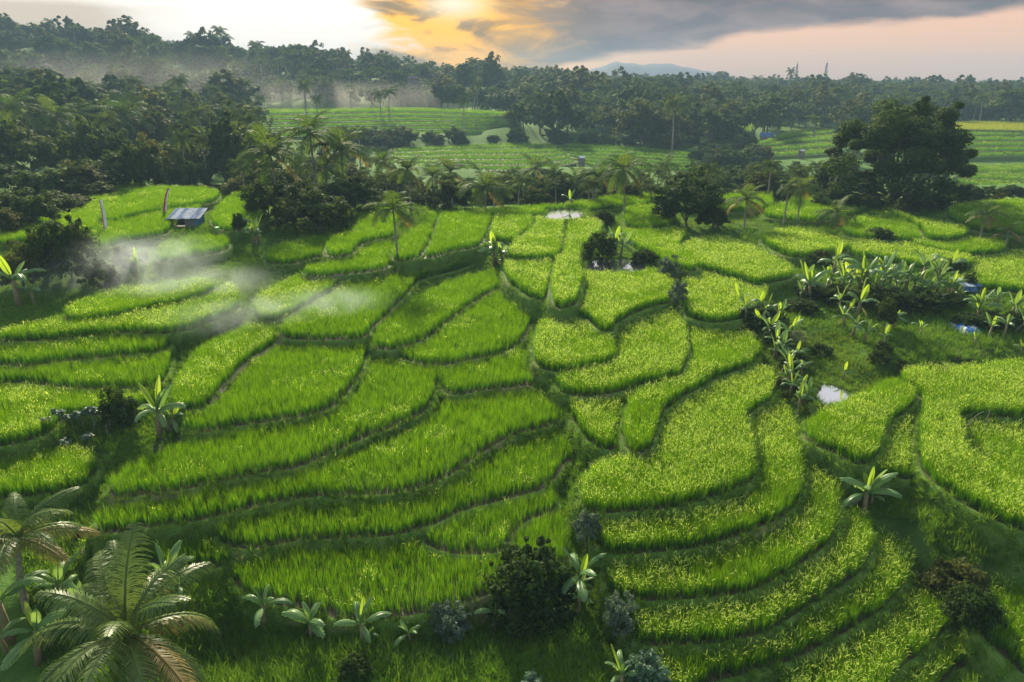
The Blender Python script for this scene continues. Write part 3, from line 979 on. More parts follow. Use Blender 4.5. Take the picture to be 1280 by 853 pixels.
# ------------------------------------------------------------------ water
def make_ponds():
    m, w = newmat('pond_water')
    pb = w.n('ShaderNodeBsdfPrincipled')
    pb.inputs['Base Color'].default_value = (0.62, 0.63, 0.66, 1)
    pb.inputs['Metallic'].default_value = 0.95
    pb.inputs['Roughness'].default_value = 0.05
    pb.inputs['IOR'].default_value = 1.5
    pb.inputs['Specular IOR Level'].default_value = 0.9
    geo = w.n('ShaderNodeNewGeometry')
    b = w.n('ShaderNodeBump')
    b.inputs['Strength'].default_value = 0.08
    b.inputs['Distance'].default_value = 0.02
    w.set(b.inputs['Height'], w.noise(geo.outputs['Position'], 3.0, 2))
    w.t.links.new(b.outputs[0], pb.inputs['Normal'])
    finish(w, pb.outputs[0])
    for (z, px, lab), (_, Q) in zip(PONDS, POND_POLY):
        me = bpy.data.meshes.new('pond_water')
        n = len(Q)
        N = normals(Q)
        me.from_pydata([(p[0], p[1], z) for p in Q], [], [tuple(range(n))])
        me.materials.append(m)
        o = link(bpy.data.objects.new('pond_water', me))
        tag(o, 'still water of the ' + lab, 'pond', kind='structure')
        # low mud rim
        V, Fc = [], []
        for off, zz in ((-0.05, z - 0.06), (0.06, z + 0.03), (0.25, z + 0.05), (0.5, z - 0.5)):
            wv_ = wob(Q, 1.7, off * 9)
            V += [(p[0] + q[0] * (off + .07 * a_), p[1] + q[1] * (off + .07 * a_), zz + .03 * a_) for p, q, a_ in zip(Q, N, wv_)]
        for k in range(3):
            for j in range(n):
                Fc.append((k * n + j, k * n + (j + 1) % n, (k + 1) * n + (j + 1) % n, (k + 1) * n + j)[::-1])
        me = bpy.data.meshes.new('pond_rim')
        me.from_pydata(V, [], Fc)
        me.materials.append(M_BANK)
        tag(link(bpy.data.objects.new('pond_rim', me)), 'grassy rim round the ' + lab, 'bank', kind='structure')


make_ponds()

# ------------------------------------------------------------------ plant builders
def gz(p):
    return float(ground_z([(p[0], p[1])])[0])


def on_ground(px, py, zg):
    """photograph position of a foot -> point on the ground (a few steps of refinement)"""
    z = zg
    for _ in range(6):
        p = gp(px, py, z)
        z2 = gz(p)
        for zt, _, _, Q in cand(p):
            if near_mask(np.array([[p.x, p.y]]), Q, 0.35)[0]:
                z2 = max(z2, zt)
        z = 0.5 * z + 0.5 * z2
    return Vector((p.x, p.y, z - 0.03))


def frond_mesh(seed, L=1.0, a0=0.9, bend=1.6, n=32, width=0.34, seg=2, mat=None, sweep=0.0):
    """coconut frond along +X, length about 1; a0 = start angle above level, bend = total arch"""
    rg = random.Random(seed)
    mb = MB()
    K = 12
    pts, tan = [], []
    p, a = Vector((0, 0, 0)), a0
    for k in range(K + 1):
        pts.append(p.copy())
        d = Vector((math.cos(a), math.sin(sweep) * 0.2 * k / K, math.sin(a))).normalized()
        tan.append(d)
        p = p + d * (L / K)
        a -= bend / K * (0.5 + k / K)
    mb.tube(pts, [0.018 * L * (1 - 0.8 * k / K) for k in range(K + 1)], 4, h=[k / K for k in range(K + 1)])
    for i in range(n):
        t = 0.13 + 0.86 * i / (n - 1)
        k = min(K - 1, int(t * K))
        f = t * K - k
        c = pts[k].lerp(pts[k + 1], f)
        d = tan[k].lerp(tan[k + 1], f).normalized()
        up = Vector((0, 1, 0)).cross(d)
        up = up if up.z > 0 else -up
        ln = L * width * (math.sin(math.pi * (0.10 + 0.86 * t)) ** 0.6) * rg.uniform(0.85, 1.12)
        for s in (-1, 1):
            side = Vector((0, s, 0))
            dr = (side * 0.80 + d * rg.uniform(0.45, 0.75) + up * 0.18 + Vector((0, 0, -0.12 - 0.25 * rg.random()))).normalized()
            wv = d * (L * 0.86 / n * 0.42)
            q = c.copy()
            vv, hh, ff = [], [], []
            for m in range(seg + 1):
                u = m / seg
                ww = wv * (1.0 if m == 0 else (0.9 if m < seg else 0.12))
                vv += [q - ww, q + ww]
                hh += [t * 0.6 + u * 0.4] * 2
                q = q + dr * (ln / seg)
                dr = (dr + Vector((0, 0, -0.42 - 0.3 * rg.random()))).normalized()
            for m in range(seg):
                ff.append((2 * m, 2 * m + 1, 2 * m + 3, 2 * m + 2))
            mb.add(vv, ff, 0, hh)
    return mb.mesh('frond', mat or M_FROND)


FRONDS = {'up': [frond_mesh(i, a0=1.25 - 0.1 * i, bend=1.1 + .25 * i) for i in range(3)],
          'mid': [frond_mesh(10 + i, a0=0.70 - 0.15 * i, bend=1.5 + .15 * i, sweep=i - 1) for i in range(4)],
          'low': [frond_mesh(20 + i, a0=0.0 - 0.25 * i, bend=1.15) for i in range(3)],
          'old': [frond_mesh(30 + i, a0=-0.25 - 0.2 * i, bend=1.0, mat=M_FRONDY) for i in range(2)]}
HERO = {'up': [frond_mesh(100 + i, a0=1.3 - 0.12 * i, bend=0.9 + .2 * i, n=58, seg=3, width=.25, mat=M_HFROND) for i in range(3)],
        'mid': [frond_mesh(110 + i, a0=0.70 - 0.15 * i, bend=1.3 + .15 * i, n=58, seg=3, width=.25, mat=M_HFROND, sweep=i - 1) for i in range(4)],
        'low': [frond_mesh(120 + i, a0=0.10 - 0.2 * i, bend=0.95, n=58, seg=3, width=.25, mat=M_HFROND, sweep=1 - i) for i in range(3)],
        'old': [frond_mesh(130 + i, a0=0.1 - 0.2 * i, bend=0.9, n=50, seg=3, width=.25, mat=M_FRONDY) for i in range(2)]}


def palm_trunk(h, r, lean, seed):
    rg = random.Random(seed)
    mb = MB()
    K = 14
    ph = rg.uniform(0, 6.28)
    pts = []
    for k in range(K + 1):
        t = k / K
        pts.append(Vector((math.cos(ph) * lean * t * t, math.sin(ph) * lean * t * t, h * t - 0.3 * (1 - t))))
    rad = [r * (1.5 if k == 0 else 1.0 - 0.35 * k / K) * (1.04 if k % 2 else 0.96) for k in range(K + 1)]
    mb.tube(pts, rad, 7)
    return mb, pts[-1]


def palm(base, h, fl, label, group, nf=15, lib=FRONDS, seed=0, lean=None, upright=0.0, old=0.2, r=None):
    rg = random.Random(seed * 7 + 3)
    root = empty('palm_tree', base)
    tag(root, label, 'palm tree', group)
    mb, top = palm_trunk(h, r or max(0.09, h * 0.018), rg.uniform(0.02, 0.08) * h if lean is None else lean, seed)
    mb.obj('trunk', M_PALMTRUNK, root, True)
    for k in range(nf):
        t = k / nf
        kind = 'up' if t < 0.22 + upright else ('mid' if t < 0.72 else ('low' if t < 1 - old * 0.6 else 'old'))
        me = rg.choice(lib[kind])
        inst('frond', me, root, top, (rg.uniform(-.2, .2), rg.uniform(-.12, .12), k * 2.39996 + rg.uniform(-.3, .3)), fl * rg.uniform(0.85, 1.1) * (0.9 if kind == 'up' else 1))
    return root


def palm_one_mesh(seed, nf=13, h=2.6):
    """small far palm as one mesh, frond length 1"""
    rg = random.Random(seed)
    mb = MB()
    top = Vector((0.12, 0.05, h))
    mb.tube([(0, 0, -0.2), (0.02, 0, h * 0.5), top], [0.075, 0.055, 0.05], 5, mi=1)
    for k in range(nf):
        t = k / nf
        a0 = 1.25 - 1.6 * t
        az = k * 2.4 + rg.uniform(-.3, .3)
        d2 = Vector((math.cos(az), math.sin(az), 0))
        sd = Vector((-math.sin(az), math.cos(az), 0))
        p, a = top.copy(), a0
        K = 6
        L = rg.uniform(0.85, 1.1)
        prev = None
        for q in range(K + 1):
            u = q / K
            wd = 0.23 * math.sin(math.pi * (0.08 + 0.9 * u)) ** 0.7 * L
            dn = Vector((0, 0, -wd * 0.75))
            cur = (p - sd * wd + dn, p.copy(), p + sd * wd + dn)
            if prev:
                # toothed leaflets: split each side into two slats with a gap
                for s in (0, 2):
                    for g0, g1 in ((0.0, 0.36), (0.5, 0.86)):
                        a_ = prev[1].lerp(cur[1], g0); b_ = prev[1].lerp(cur[1], g1)
                        c_ = prev[s].lerp(cur[s], g1 + .1); d_ = prev[s].lerp(cur[s], g0 + .2)
                        mb.add([a_, b_, c_, d_], [(0, 1, 2, 3)], 0, [u] * 4)
            prev = cur
            p = p + (d2 * math.cos(a) + Vector((0, 0, math.sin(a)))) * (L / K)
            a -= 0.30
    return mb.mesh('far_palm', [M_FFROND, M_PALMTRUNK])


def banana_leaf(seed, a0, bend, mat, droop=0.35, torn=0.3):
    rg = random.Random(seed)
    mb = MB()
    K = 14
    p, a = Vector((0, 0, 0)), a0
    L = 1.0
    rows = []
    for k in range(K + 1):
        t = k / K
        wd = 0 if t < 0.18 else 0.125 * (math.sin(math.pi * min(1, (t - 0.16) / 0.84 * 0.93 + 0.07)) ** 0.55)
        if k == K:
            wd = 0.01
        rows.append((p.copy(), wd, t, a))
        p = p + Vector((math.cos(a), 0, math.sin(a))) * (L / K)
        a -= bend / K * (0.4 + 1.2 * t)
    mb.tube([r_[0] for r_ in rows], [0.022 * (1 - 0.85 * r_[2]) + 0.002 for r_ in rows], 4, h=[r_[2] for r_ in rows])
    for s in (-1, 1):
        for k in range(2, K):
            (p0, w0, t0, _), (p1, w1, t1, _) = rows[k], rows[k + 1]
            gap = 0.86 if rg.random() < torn else 1.0
            dz = -droop * (1 + (rg.uniform(0, 0.8) if gap < 1 else 0))
            e0 = p0 + Vector((0.03, s * w0, dz * w0))
            e1 = p0.lerp(p1, gap) + Vector((0.03, s * (w0 if gap < 1 else w1), dz * (w0 if gap < 1 else w1)))
            m0 = p0 + Vector((0.01, s * w0 * .5, 0.03 * w0))
            m1 = p1 + Vector((0.01, s * w1 * .5, 0.03 * w1))
            mb.add([p0, p1, m1, m0], [(0, 1, 2, 3)], 0, [t0, t1, t1, t0])
            mb.add([m0, m1, e1, e0], [(0, 1, 2, 3)], 0, [t0, t1, t1, t0])
    return mb.mesh('banana_leaf', mat, True)


BAN_UP = [banana_leaf(i, 1.42 - .1 * i, 0.25 + .15 * i, M_BANANAY if i == 0 else M_BANANA, 0.1, 0.05) for i in range(3)]
BAN_MID = [banana_leaf(10 + i, 1.32 - .13 * i, 1.0 + .28 * i, M_BANANA, 0.4, 0.5) for i in range(4)]
BAN_LOW = [banana_leaf(20 + i, 0.75 - .15 * i, 1.6 + .1 * i, M_BANANA, 0.5, 0.6) for i in range(3)]
BAN_DRY = [banana_leaf(30 + i, -0.3 - .3 * i, 1.2, M_DRY, 0.8, 0.6) for i in range(2)]


def banana(base, h, label, group, stems=1, nl=8, seed=0, dry=1, young=True, name='banana_plant', lf=0.54):
    """h = overall height"""
    rg = random.Random(seed * 13 + 1)
    root = empty(name, base, rg.uniform(0, 6.28))
    tag(root, label, 'banana plant', group)
    for s in range(stems):
        f = 1.0 if s == 0 else rg.uniform(0.45, 0.85)
        off = Vector((0, 0, 0)) if s == 0 else Vector((rg.uniform(-1, 1), rg.uniform(-1, 1), 0)) * (0.16 * h + 0.05 * stems * h * 0.3)
        sh = h * f * 0.45
        top = off + Vector((rg.uniform(-.06, .06) * h, rg.uniform(-.06, .06) * h, sh))
        mb = MB()
        mb.tube([off - Vector((0, 0, .15)), off.lerp(top, 0.5), top], [0.055 * h * f, 0.042 * h * f, 0.026 * h * f], 7)
        mb.obj('stem', M_BSTEM, root, True)
        L = h * lf * f
        for k in range(nl):
            t = k / nl
            me = BAN_UP[0] if (k == 0 and young and rg.random() < .7) else rg.choice(BAN_UP if t < 0.25 else (BAN_MID if t < 0.75 else BAN_LOW))
            inst('leaf', me, root, top - Vector((0, 0, 0.05 * h * t)), (rg.uniform(-.45, .45), rg.uniform(-.2, .2), k * 2.4 + rg.uniform(-.7, .7)), L * rg.uniform(0.65, 1.15))
        for k in range(dry):
            inst('dry_leaf', rg.choice(BAN_DRY), root, top - Vector((0, 0, 0.08 * h)), (0, 0.2, rg.uniform(0, 6.28)), L * rg.uniform(.5, .8))
    return root


def leaf_cloud(mb, rg_, centers, radii, per, size, mi=0, flat=0.6, elong=1.6, zmin=None):
    """scatter leaf faces through clumps; numpy for speed"""
    allv, allf = [], []
    C = np.repeat(np.array(centers), per, 0)
    RR = np.repeat(np.array(radii), per)
    n = len(C)
    d = rg_.normal(0, 1, (n, 3))
    d /= np.linalg.norm(d, axis=1, keepdims=True)
    rr = RR * rg_.random(n) ** 0.45
    P = C + d * rr[:, None] * np.array([1, 1, 0.8])
    # leaf plane: mostly facing outwards and up
    nrm = d * 0.8 + rg_.normal(0, 0.55, (n, 3)) + np.array([0, 0, flat])
    nrm /= np.linalg.norm(nrm, axis=1, keepdims=True)
    a = np.cross(nrm, rg_.normal(0, 1, (n, 3)))
    a /= np.maximum(np.linalg.norm(a, axis=1, keepdims=True), 1e-6)
    b = np.cross(nrm, a)
    s = (size * rg_.uniform(0.6, 1.35, n))[:, None]
    V = np.stack([P - a * s * elong * .5, P + b * s * .5, P + a * s * elong * .5, P - b * s * .5], 1).reshape(-1, 3)
    base = len(mb.v)
    mb.v.extend(map(tuple, V.tolist()))
    I = (np.arange(n) * 4)[:, None] + np.arange(4)[None] + base
    mb.f.extend(map(tuple, I.tolist()))
    mb.mi.extend([mi] * n)
    mb.h.extend([0.5] * (4 * n))


def crown_points(rg_, n, rx, rz, cz, shape='round'):
    """clump centres over the shell of an uneven crown"""
    out, rad = [], []
    lob = rg_.normal(0, 1, (6, 3))
    lob /= np.linalg.norm(lob, axis=1, keepdims=True)
    amp = rg_.uniform(-0.30, 0.38, 6)
    for _ in range(n):
        d = rg_.normal(0, 1, 3)
        d /= np.linalg.norm(d)
        if d[2] < -0.55:
            d[2] *= -0.6
        k = 1 + sum(a_ * max(0, d @ l) ** 3 for a_, l in zip(amp, lob))
        r = k * (0.50 + 0.58 * rg_.random() ** 0.7)
        x = np.array([d[0] * rx * r, d[1] * rx * r, d[2] * rz * r + cz])
        if shape == 'cone':
            f = 1.15 - 0.75 * np.clip((x[2] - cz + rz) / (2 * rz), 0, 1)
            x[0] *= f; x[1] *= f
        if shape == 'flat':
            x[2] = cz + (x[2] - cz) * 0.8
        out.append(x)
        rad.append(rx * rg_.uniform(0.13, 0.33))
    return np.array(out), np.array(rad)


def tree_meshes(seed, rx, rz, trunk_h, nclump, per, leaf, mat, shape='round', one=False, trunk_r=None, limbs=6):
    """unit trees: foot at 0; returns (trunk mesh, crown mesh) or one mesh with both"""
    rg_ = np.random.default_rng(seed)
    cz = trunk_h + rz * 0.8
    C, rad = crown_points(rg_, nclump, rx, rz, cz, shape)
    cr = MB()
    leaf_cloud(cr, rg_, C, rad, per, leaf)
    ne = nclump // 3
    E = np.array([0, 0, cz]) + (C[:ne] - np.array([0, 0, cz])) * rg_.uniform(1.02, 1.3, (ne, 1))
    E[:, 2] = np.maximum(E[:, 2], 0.04)
    leaf_cloud(cr, rg_, E, rad[:ne] * 0.4, max(6, per // 4), leaf)
    tb = cr if one else MB()
    mi = 1 if one else 0
    r0 = trunk_r or (trunk_h + 2 * rz) * 0.022
    top = Vector((rg_.uniform(-.1, .1) * rx, rg_.uniform(-.1, .1) * rx, trunk_h + rz * 0.7))
    tb.tube([(0, 0, -0.3), (0, 0, trunk_h * 0.4), (top.x * .4, top.y * .4, trunk_h), top], [r0 * 1.4, r0, r0 * 0.8, r0 * 0.3], 6, mi=mi)
    for k in range(limbs):
        q = Vector(C[k % len(C)])
        b = Vector((top.x * .4, top.y * .4, trunk_h * rg_.uniform(0.75, 1.15)))
        mid = b.lerp(q, 0.5) + Vector((0, 0, -0.08 * rz))
        tb.tube([b, mid, q], [r0 * 0.5, r0 * 0.32, r0 * 0.12], 5, mi=mi)
    if one:
        return cr.mesh('far_tree', [mat, M_TRUNK])
    return tb.mesh('trunk', M_TRUNK, True), cr.mesh('crown', mat)


def tree(base, scale, meshes, label, group=None, name='tree', cat='tree', rz=0.0):
    root = empty(name, base, rz, scale)
    tag(root, label, cat, group)
    inst('trunk', meshes[0], root)
    inst('crown', meshes[1], root)
    return root


# unit trees: total height about 1
BROAD = [tree_meshes(200 + i, 0.44, 0.42, 0.10, 90, 90, 0.036, M_LEAF[i % 3]) for i in range(6)]
TALL = [tree_meshes(230 + i, 0.24, 0.42, 0.12, 75, 90, 0.030, M_LEAF[(1, 2)[i % 2]], 'round') for i in range(2)]
BUSH = [tree_meshes(250 + i, 0.55, 0.44, 0.06, 75, 90, 0.048, M_LEAF[i % 3], trunk_r=0.03) for i in range(5)]
BUSHB = [tree_meshes(270 + i, 0.50, 0.44, 0.06, 60, 80, 0.04, M_BLUE, trunk_r=0.03) for i in range(2)]
BUSHT = [tree_meshes(280 + i, 0.50, 0.44, 0.06, 60, 90, 0.045, M_TEAL, trunk_r=0.03) for i in range(2)]
BUSHD = [tree_meshes(290 + i, 0.55, 0.46, 0.06, 34, 60, 0.034, M_DRY, trunk_r=0.03, limbs=24) for i in range(1)]
FARTREE = [tree_meshes(300 + i, (0.36, 0.42, 0.30, 0.5)[i % 4], (0.34, 0.30, 0.40, 0.26)[i % 4], 0.20, 42, 30, 0.055, M_LEAF[i % 3], one=True, limbs=3) for i in range(8)]
FARPALM = [palm_one_mesh(340 + i, 12 + i, (2.4, 3.2, 2.8)[i]) for i in range(3)]

# ------------------------------------------------------------------ palms
PALMS = 'coconut palms of the valley'
# foreground pair
p = gp(150, 796, 2.4)
b = Vector((p.x, p.y, gz(p)))
palm(b, p.z - b.z, 3.0, 'big coconut palm seen from above in the lower left corner', PALMS, 28, HERO, seed=1, lean=0.15, old=0.25, r=0.15)
b = on_ground(33, 762, 0.2)
palm(b, 2.9, 2.3, 'leaning coconut palm with browned fronds at the left edge', PALMS, 18, HERO, seed=2, lean=0.5, old=0.5, r=0.12)
# (crown px, crown py, crown radius px, foot py, level of the foot, label)
NEARP = [
 (497, 262, 26, 326, 3.1, 'slender lone palm with a bare trunk among the left paddies'),
 (350, 196, 34, 279, 3.6, 'tall palm with a pale straight trunk left of the round bush'),
 (398, 172, 32, 262, 3.2, 'tallest palm of the cluster above the round bush'),
 (432, 190, 30, 262, 3.2, 'dark palm right of the tallest one above the round bush'),
 (408, 214, 24, 262, 3.2, 'low palm under the crowns of the cluster above the round bush'),
 (479, 205, 20, 256, 2.6, 'palm half hidden between the cluster and the lone palm'),
 (514, 216, 21, 268, 2.8, 'palm with steep upright fronds behind the lone palm'),
 (566, 214, 19, 252, 1.5, 'small palm right of the upright-frond palm'),
 (541, 222, 17, 256, 1.8, 'short palm between the upright-frond palm and its neighbour'),
 (607, 236, 31, 266, 3.4, 'squat wide palm above the nearly square paddy'),
 (665, 212, 20, 252, 1.5, 'blue-hazed palm right of the squat wide one'),
 (690, 218, 17, 254, 1.5, 'small palm beside the blue-hazed one'),
 (648, 232, 15, 258, 2.0, 'little palm close behind the squat wide one'),
 (720, 226, 21, 256, 1.8, 'palm left of the tall palm by the square pond'),
 (746, 222, 21, 256, 1.8, 'dense palm touching the tall palm by the square pond'),
 (780, 214, 28, 268, 3.2, 'tall palm with drooping crown beside the square pond'),
 (829, 208, 16, 246, 1.8, 'thin palm left above the round dark tree'),
 (930, 250, 22, 286, 3.2, 'short palm with yellowing fronds right of the round dark tree'),
 (979, 232, 13, 284, 3.2, 'thinner one of the pair of close palms'),
 (996, 240, 20, 283, 3.2, 'fuller one of the pair of close palms'),
 (1042, 266, 21, 287, 3.1, 'low bushy palm before the dense banana garden'),
 (1103, 250, 9, 264, 3.5, 'tiny palm standing in front of the spreading big tree'),
 (1225, 266, 19, 298, 3.2, 'short palm with brown fronds at the right edge'),
 (1258, 284, 15, 303, 3.2, 'lowest yellow-green palm at the right edge'),
 (35, 140, 30, 205, 5.0, 'leftmost of the three large palms over the shrubby hillside'),
 (86, 150, 28, 205, 5.0, 'middle one of the three large palms over the shrubby hillside'),
 (163, 148, 30, 205, 4.6, 'third large palm over the shrubby hillside, nearest the slim tree'),
]
for i, (cx, cyy, cr, fy, zf, lab) in enumerate(NEARP):
    b = on_ground(cx, fy, zf)
    s = mpp(b)
    palm(b, max(0.8, (fy - cyy) * s / math.cos(R(9))), cr * s * 1.42, lab, PALMS, 17 if cr > 15 else 11, seed=10 + i, upright=0.25 if 'upright' in lab else 0.0, old=0.5 if ('brown' in lab or 'yellow' in lab) else 0.15)

# farther single palms: (crown px, py, radius px, foot py, distance)
FARP = [
 (231, 172, 14, 214, 95, 'left one of the two white-trunked palms behind the slim tree'), (258, 174, 13, 214, 97, 'right one of the two white-trunked palms behind the slim tree'),
 (310, 104, 10, 128, 225, 'palm at the left end of the misty far terraces'), (382, 107, 11, 134, 222, 'taller of two palms on the rim of the misty far terraces'),
 (396, 123, 9, 138, 215, 'shorter of two palms on the rim of the misty far terraces'), (328, 122, 9, 136, 228, 'faint palm standing in the mist'),
 (476, 118, 10, 138, 222, 'left palm of the trio on the far terrace rim'), (486, 115, 11, 138, 220, 'right palm of the trio on the far terrace rim'),
 (580, 124, 9, 160, 205, 'bare upright palm in front of the far terraces'), (840, 128, 15, 190, 170, 'very tall thin palm before the middle forest'),
 (905, 145, 11, 168, 205, 'palm above the little bright field in the middle forest'), (952, 150, 11, 172, 200, 'palm right of the little bright field'),
 (1018, 148, 13, 168, 195, 'palm left above the spreading big tree'), (972, 156, 12, 176, 190, 'low palm between the forest and the big tree'),
 (1202, 149, 7, 159, 235, 'small palm on the yellow far field'), (1272, 146, 9, 160, 230, 'palm at the right end of the yellow far field'),
 (796, 140, 13, 168, 200, 'palm left of the very tall thin one'), (735, 128, 12, 160, 230, 'palm in the middle forest above the far paddies'),
 (868, 208, 13, 238, 110, 'palm peeping over the round dark tree'), (450, 165, 13, 200, 140, 'palm behind the cluster above the round bush'),
 (365, 62, 8, 84, 330, 'tallest palm on the left ridge line'), (374, 74, 8, 90, 328, 'low palm beside the tallest on the left ridge'), (384, 80, 8, 92, 326, 'second palm beside the tallest on the left ridge'),
 (413, 66, 8, 90, 330, 'ridge palm left of the sun glow'), (437, 68, 8, 92, 331, 'second ridge palm left of the sun glow'), (480, 70, 8, 95, 332, 'ridge palm under the sun glow'),
 (455, 72, 7, 94, 334, 'third ridge palm left of the sun glow'), (15, 36, 8, 60, 330, 'first palm of the row on the ridge at the left edge'), (32, 40, 8, 62, 330, 'second palm of the row on the ridge at the left edge'),
 (48, 38, 8, 62, 328, 'third palm of the row on the ridge at the left edge'), (62, 42, 7, 64, 330, 'fourth palm of the row on the ridge at the left edge'), (86, 44, 9, 66, 330, 'last palm of the row on the ridge at the left edge'),
 (705, 116, 10, 138, 260, 'palm in the forest right of centre'), (985, 90, 8, 108, 420, 'forest-edge palm left of the radio masts'), (1240, 148, 8, 160, 235, 'second palm on the yellow far field'),
]
for i, (cx, cyy, cr, fy, Y, lab) in enumerate(FARP):
    foot = at(cx, fy, Y)
    g = gz(foot)
    s = mpp(foot)
    crown = at(cx, cyy, Y)
    L = cr * s * (1.25 if Y < 300 else 1.0)
    zf = min(g - 0.2, crown.z - 2.0 * L)
    me = FARPALM[i % 3]
    hh = (2.4, 3.2, 2.8)[i % 3]
    o = inst('palm_tree', me, None, (foot.x, Y, zf), (0, 0, i * 1.7), (L, L, (crown.z - zf) / hh))
    tag(o, lab, 'palm tree', PALMS)

# ------------------------------------------------------------------ single trees and bushes
rgb = np.random.default_rng(77)
# spreading big tree
b = on_ground(1114, 256, 3.5)
s = mpp(b)
H = (258 - 122) * s
bt = tree_meshes(501, 0.46, 0.46, 0.05, 85, 620, 0.017, M_LEAF[0], limbs=14, trunk_r=0.035)
tree(b, (H * 1.06, H * 1.06, H), bt, 'spreading big dark tree on the rim of the slope at the right', cat='tree', name='big_tree', rz=0.6)


def put_tree(cx, top, foot, width, zf, lab, lib, k, name='tree', cat='tree', grp=None, wf=0.42, Y=None):
    b = on_ground(cx, foot, zf) if Y is None else at(cx, foot, Y)
    s = mpp(b)
    h = (foot - top) * s * 1.02
    w_ = width * s / (2 * wf)
    return tree(b, (w_, w_, h), lib[k % len(lib)], lab, grp, name, cat, k * 1.3)


put_tree(858, 221, 284, 62, 3.3, 'round dark tree on the rim right of the square pond', BROAD, 0)
put_tree(890, 250, 287, 34, 3.2, 'dark bush leaning on the round dark tree', BUSH, 0, 'bush', 'bush', wf=.55)
put_tree(285, 137, 240, 44, 4.2, 'slim tall tree rising behind the hut', TALL, 0, wf=.26)
put_tree(400, 234, 294, 74, 3.4, 'round grey-green bush beside the pale palm trunk', BUSH, 1, 'bush', 'bush', wf=.55)
put_tree(440, 222, 272, 58, 3.3, 'dark tree right behind the round grey-green bush', BROAD, 3)
put_tree(338, 222, 276, 44, 3.6, 'dark tree wrapped round the pale palm trunk', BROAD, 0)
put_tree(375, 228, 280, 50, 3.4, 'dark tree filling the gap behind the pale palm trunk', BROAD, 3)
put_tree(300, 262, 290, 16, 3.8, 'small dark shrub behind the hut field', BUSH, 0, 'bush', 'bush', wf=.55)
put_tree(665, 664, 778, 84, -0.9, 'round dark foreground tree above the gully', BROAD, 3)
put_tree(155, 474, 542, 38, 1.4, 'small round tree beside the large lone banana plant', BROAD, 1)
put_tree(92, 268, 352, 56, 3.3, 'dark tree standing in the smoke', BROAD, 3)
put_tree(58, 285, 352, 48, 3.3, 'grey shrub left of the dark tree in the smoke', BUSH, 1, 'bush', 'bush', wf=.55)
put_tree(30, 312, 362, 40, 3.2, 'pale shrub at the left edge under the smoke', BUSH, 2, 'bush', 'bush', wf=.55)
put_tree(131, 322, 362, 34, 3.1, 'round bush in the thick of the smoke', BUSH, 1, 'bush', 'bush', wf=.55)
put_tree(162, 300, 338, 34, 3.3, 'dark shrub at the right end of the smoke', BUSH, 0, 'bush', 'bush', wf=.55)
put_tree(567, 745, 797, 44, -1.0, 'larger grey-blue shrub on the grass slope at the front', BUSHB, 0, 'bush', 'bush', wf=.5)
put_tree(547, 757, 793, 22, -1.0, 'smaller grey-blue shrub beside the larger one', BUSHB, 1, 'bush', 'bush', wf=.5)
put_tree(733, 628, 678, 32, -0.3, 'grey-blue shrub in the gully beside the curved terraces', BUSHB, 1, 'bush', 'bush', wf=.5)
put_tree(775, 738, 802, 40, -1.4, 'tall grey-blue shrub lower down the gully', BUSHB, 0, 'bush', 'bush', wf=.5)
put_tree(806, 800, 868, 56, -1.8, 'teal bush at the bottom of the gully', BUSHT, 0, 'bush', 'bush', wf=.5)
put_tree(667, 838, 880, 36, -1.6, 'teal bush cut off by the bottom edge', BUSHT, 1, 'bush', 'bush', wf=.5)
put_tree(447, 812, 850, 36, -1.2, 'low leafy bush on the grass slope under the banana row', BUSH, 1, 'bush', 'bush', wf=.55)
put_tree(1190, 678, 745, 70, -0.6, 'olive pale-leaved shrub on the bank at the lower right', BUSH, 2, 'bush', 'bush', wf=.55)
put_tree(1212, 720, 790, 54, -0.9, 'dark shrub below the olive one at the lower right', BUSH, 0, 'bush', 'bush', wf=.55)
put_tree(836, 318, 352, 26, 2.7, 'grey bush below the curved paddy right of the dark pond', BUSHB, 0, 'bush', 'bush', wf=.5)
put_tree(846, 345, 384, 22, 2.5, 'grey bush between the two pale paddies', BUSHB, 1, 'bush', 'bush', wf=.5)
put_tree(808, 308, 332, 32, 2.9, 'dark bush at the right end of the dark pond', BUSH, 0, 'bush', 'bush', wf=.55)
put_tree(750, 288, 328, 36, 3.0, 'dark bush behind the dark pond', BUSH, 3, 'bush', 'bush', wf=.55)
put_tree(755, 258, 285, 24, 3.3, 'thin dark bush left of the dark pond clump', BUSH, 0, 'bush', 'bush', wf=.55)
put_tree(811, 220, 250, 13, 3.4, 'small column-shaped shrub on the rim', TALL, 1, 'bush', 'bush', wf=.26)
put_tree(1209, 338, 362, 14, 2.5, 'dark slim shrub over the blue shelter', TALL, 0, 'bush', 'bush', wf=.26)
for k, (cx, top, foot, wd) in enumerate([(1026, 428, 445, 24), (1104, 424, 442, 20), (1098, 436, 456, 24), (1011, 476, 492, 22), (1170, 450, 468, 22), (1128, 448, 462, 18)]):
    put_tree(cx, top, foot, wd, 1.7, 'rounded green grass mound in the garden, %s' % ('behind the pond', 'among the bananas', 'before the bananas', 'left of the white-shining pond', 'at the edge of the soil plot', 'between pond and soil plot')[k], BUSH, 1, 'bush', 'bush', wf=.55)
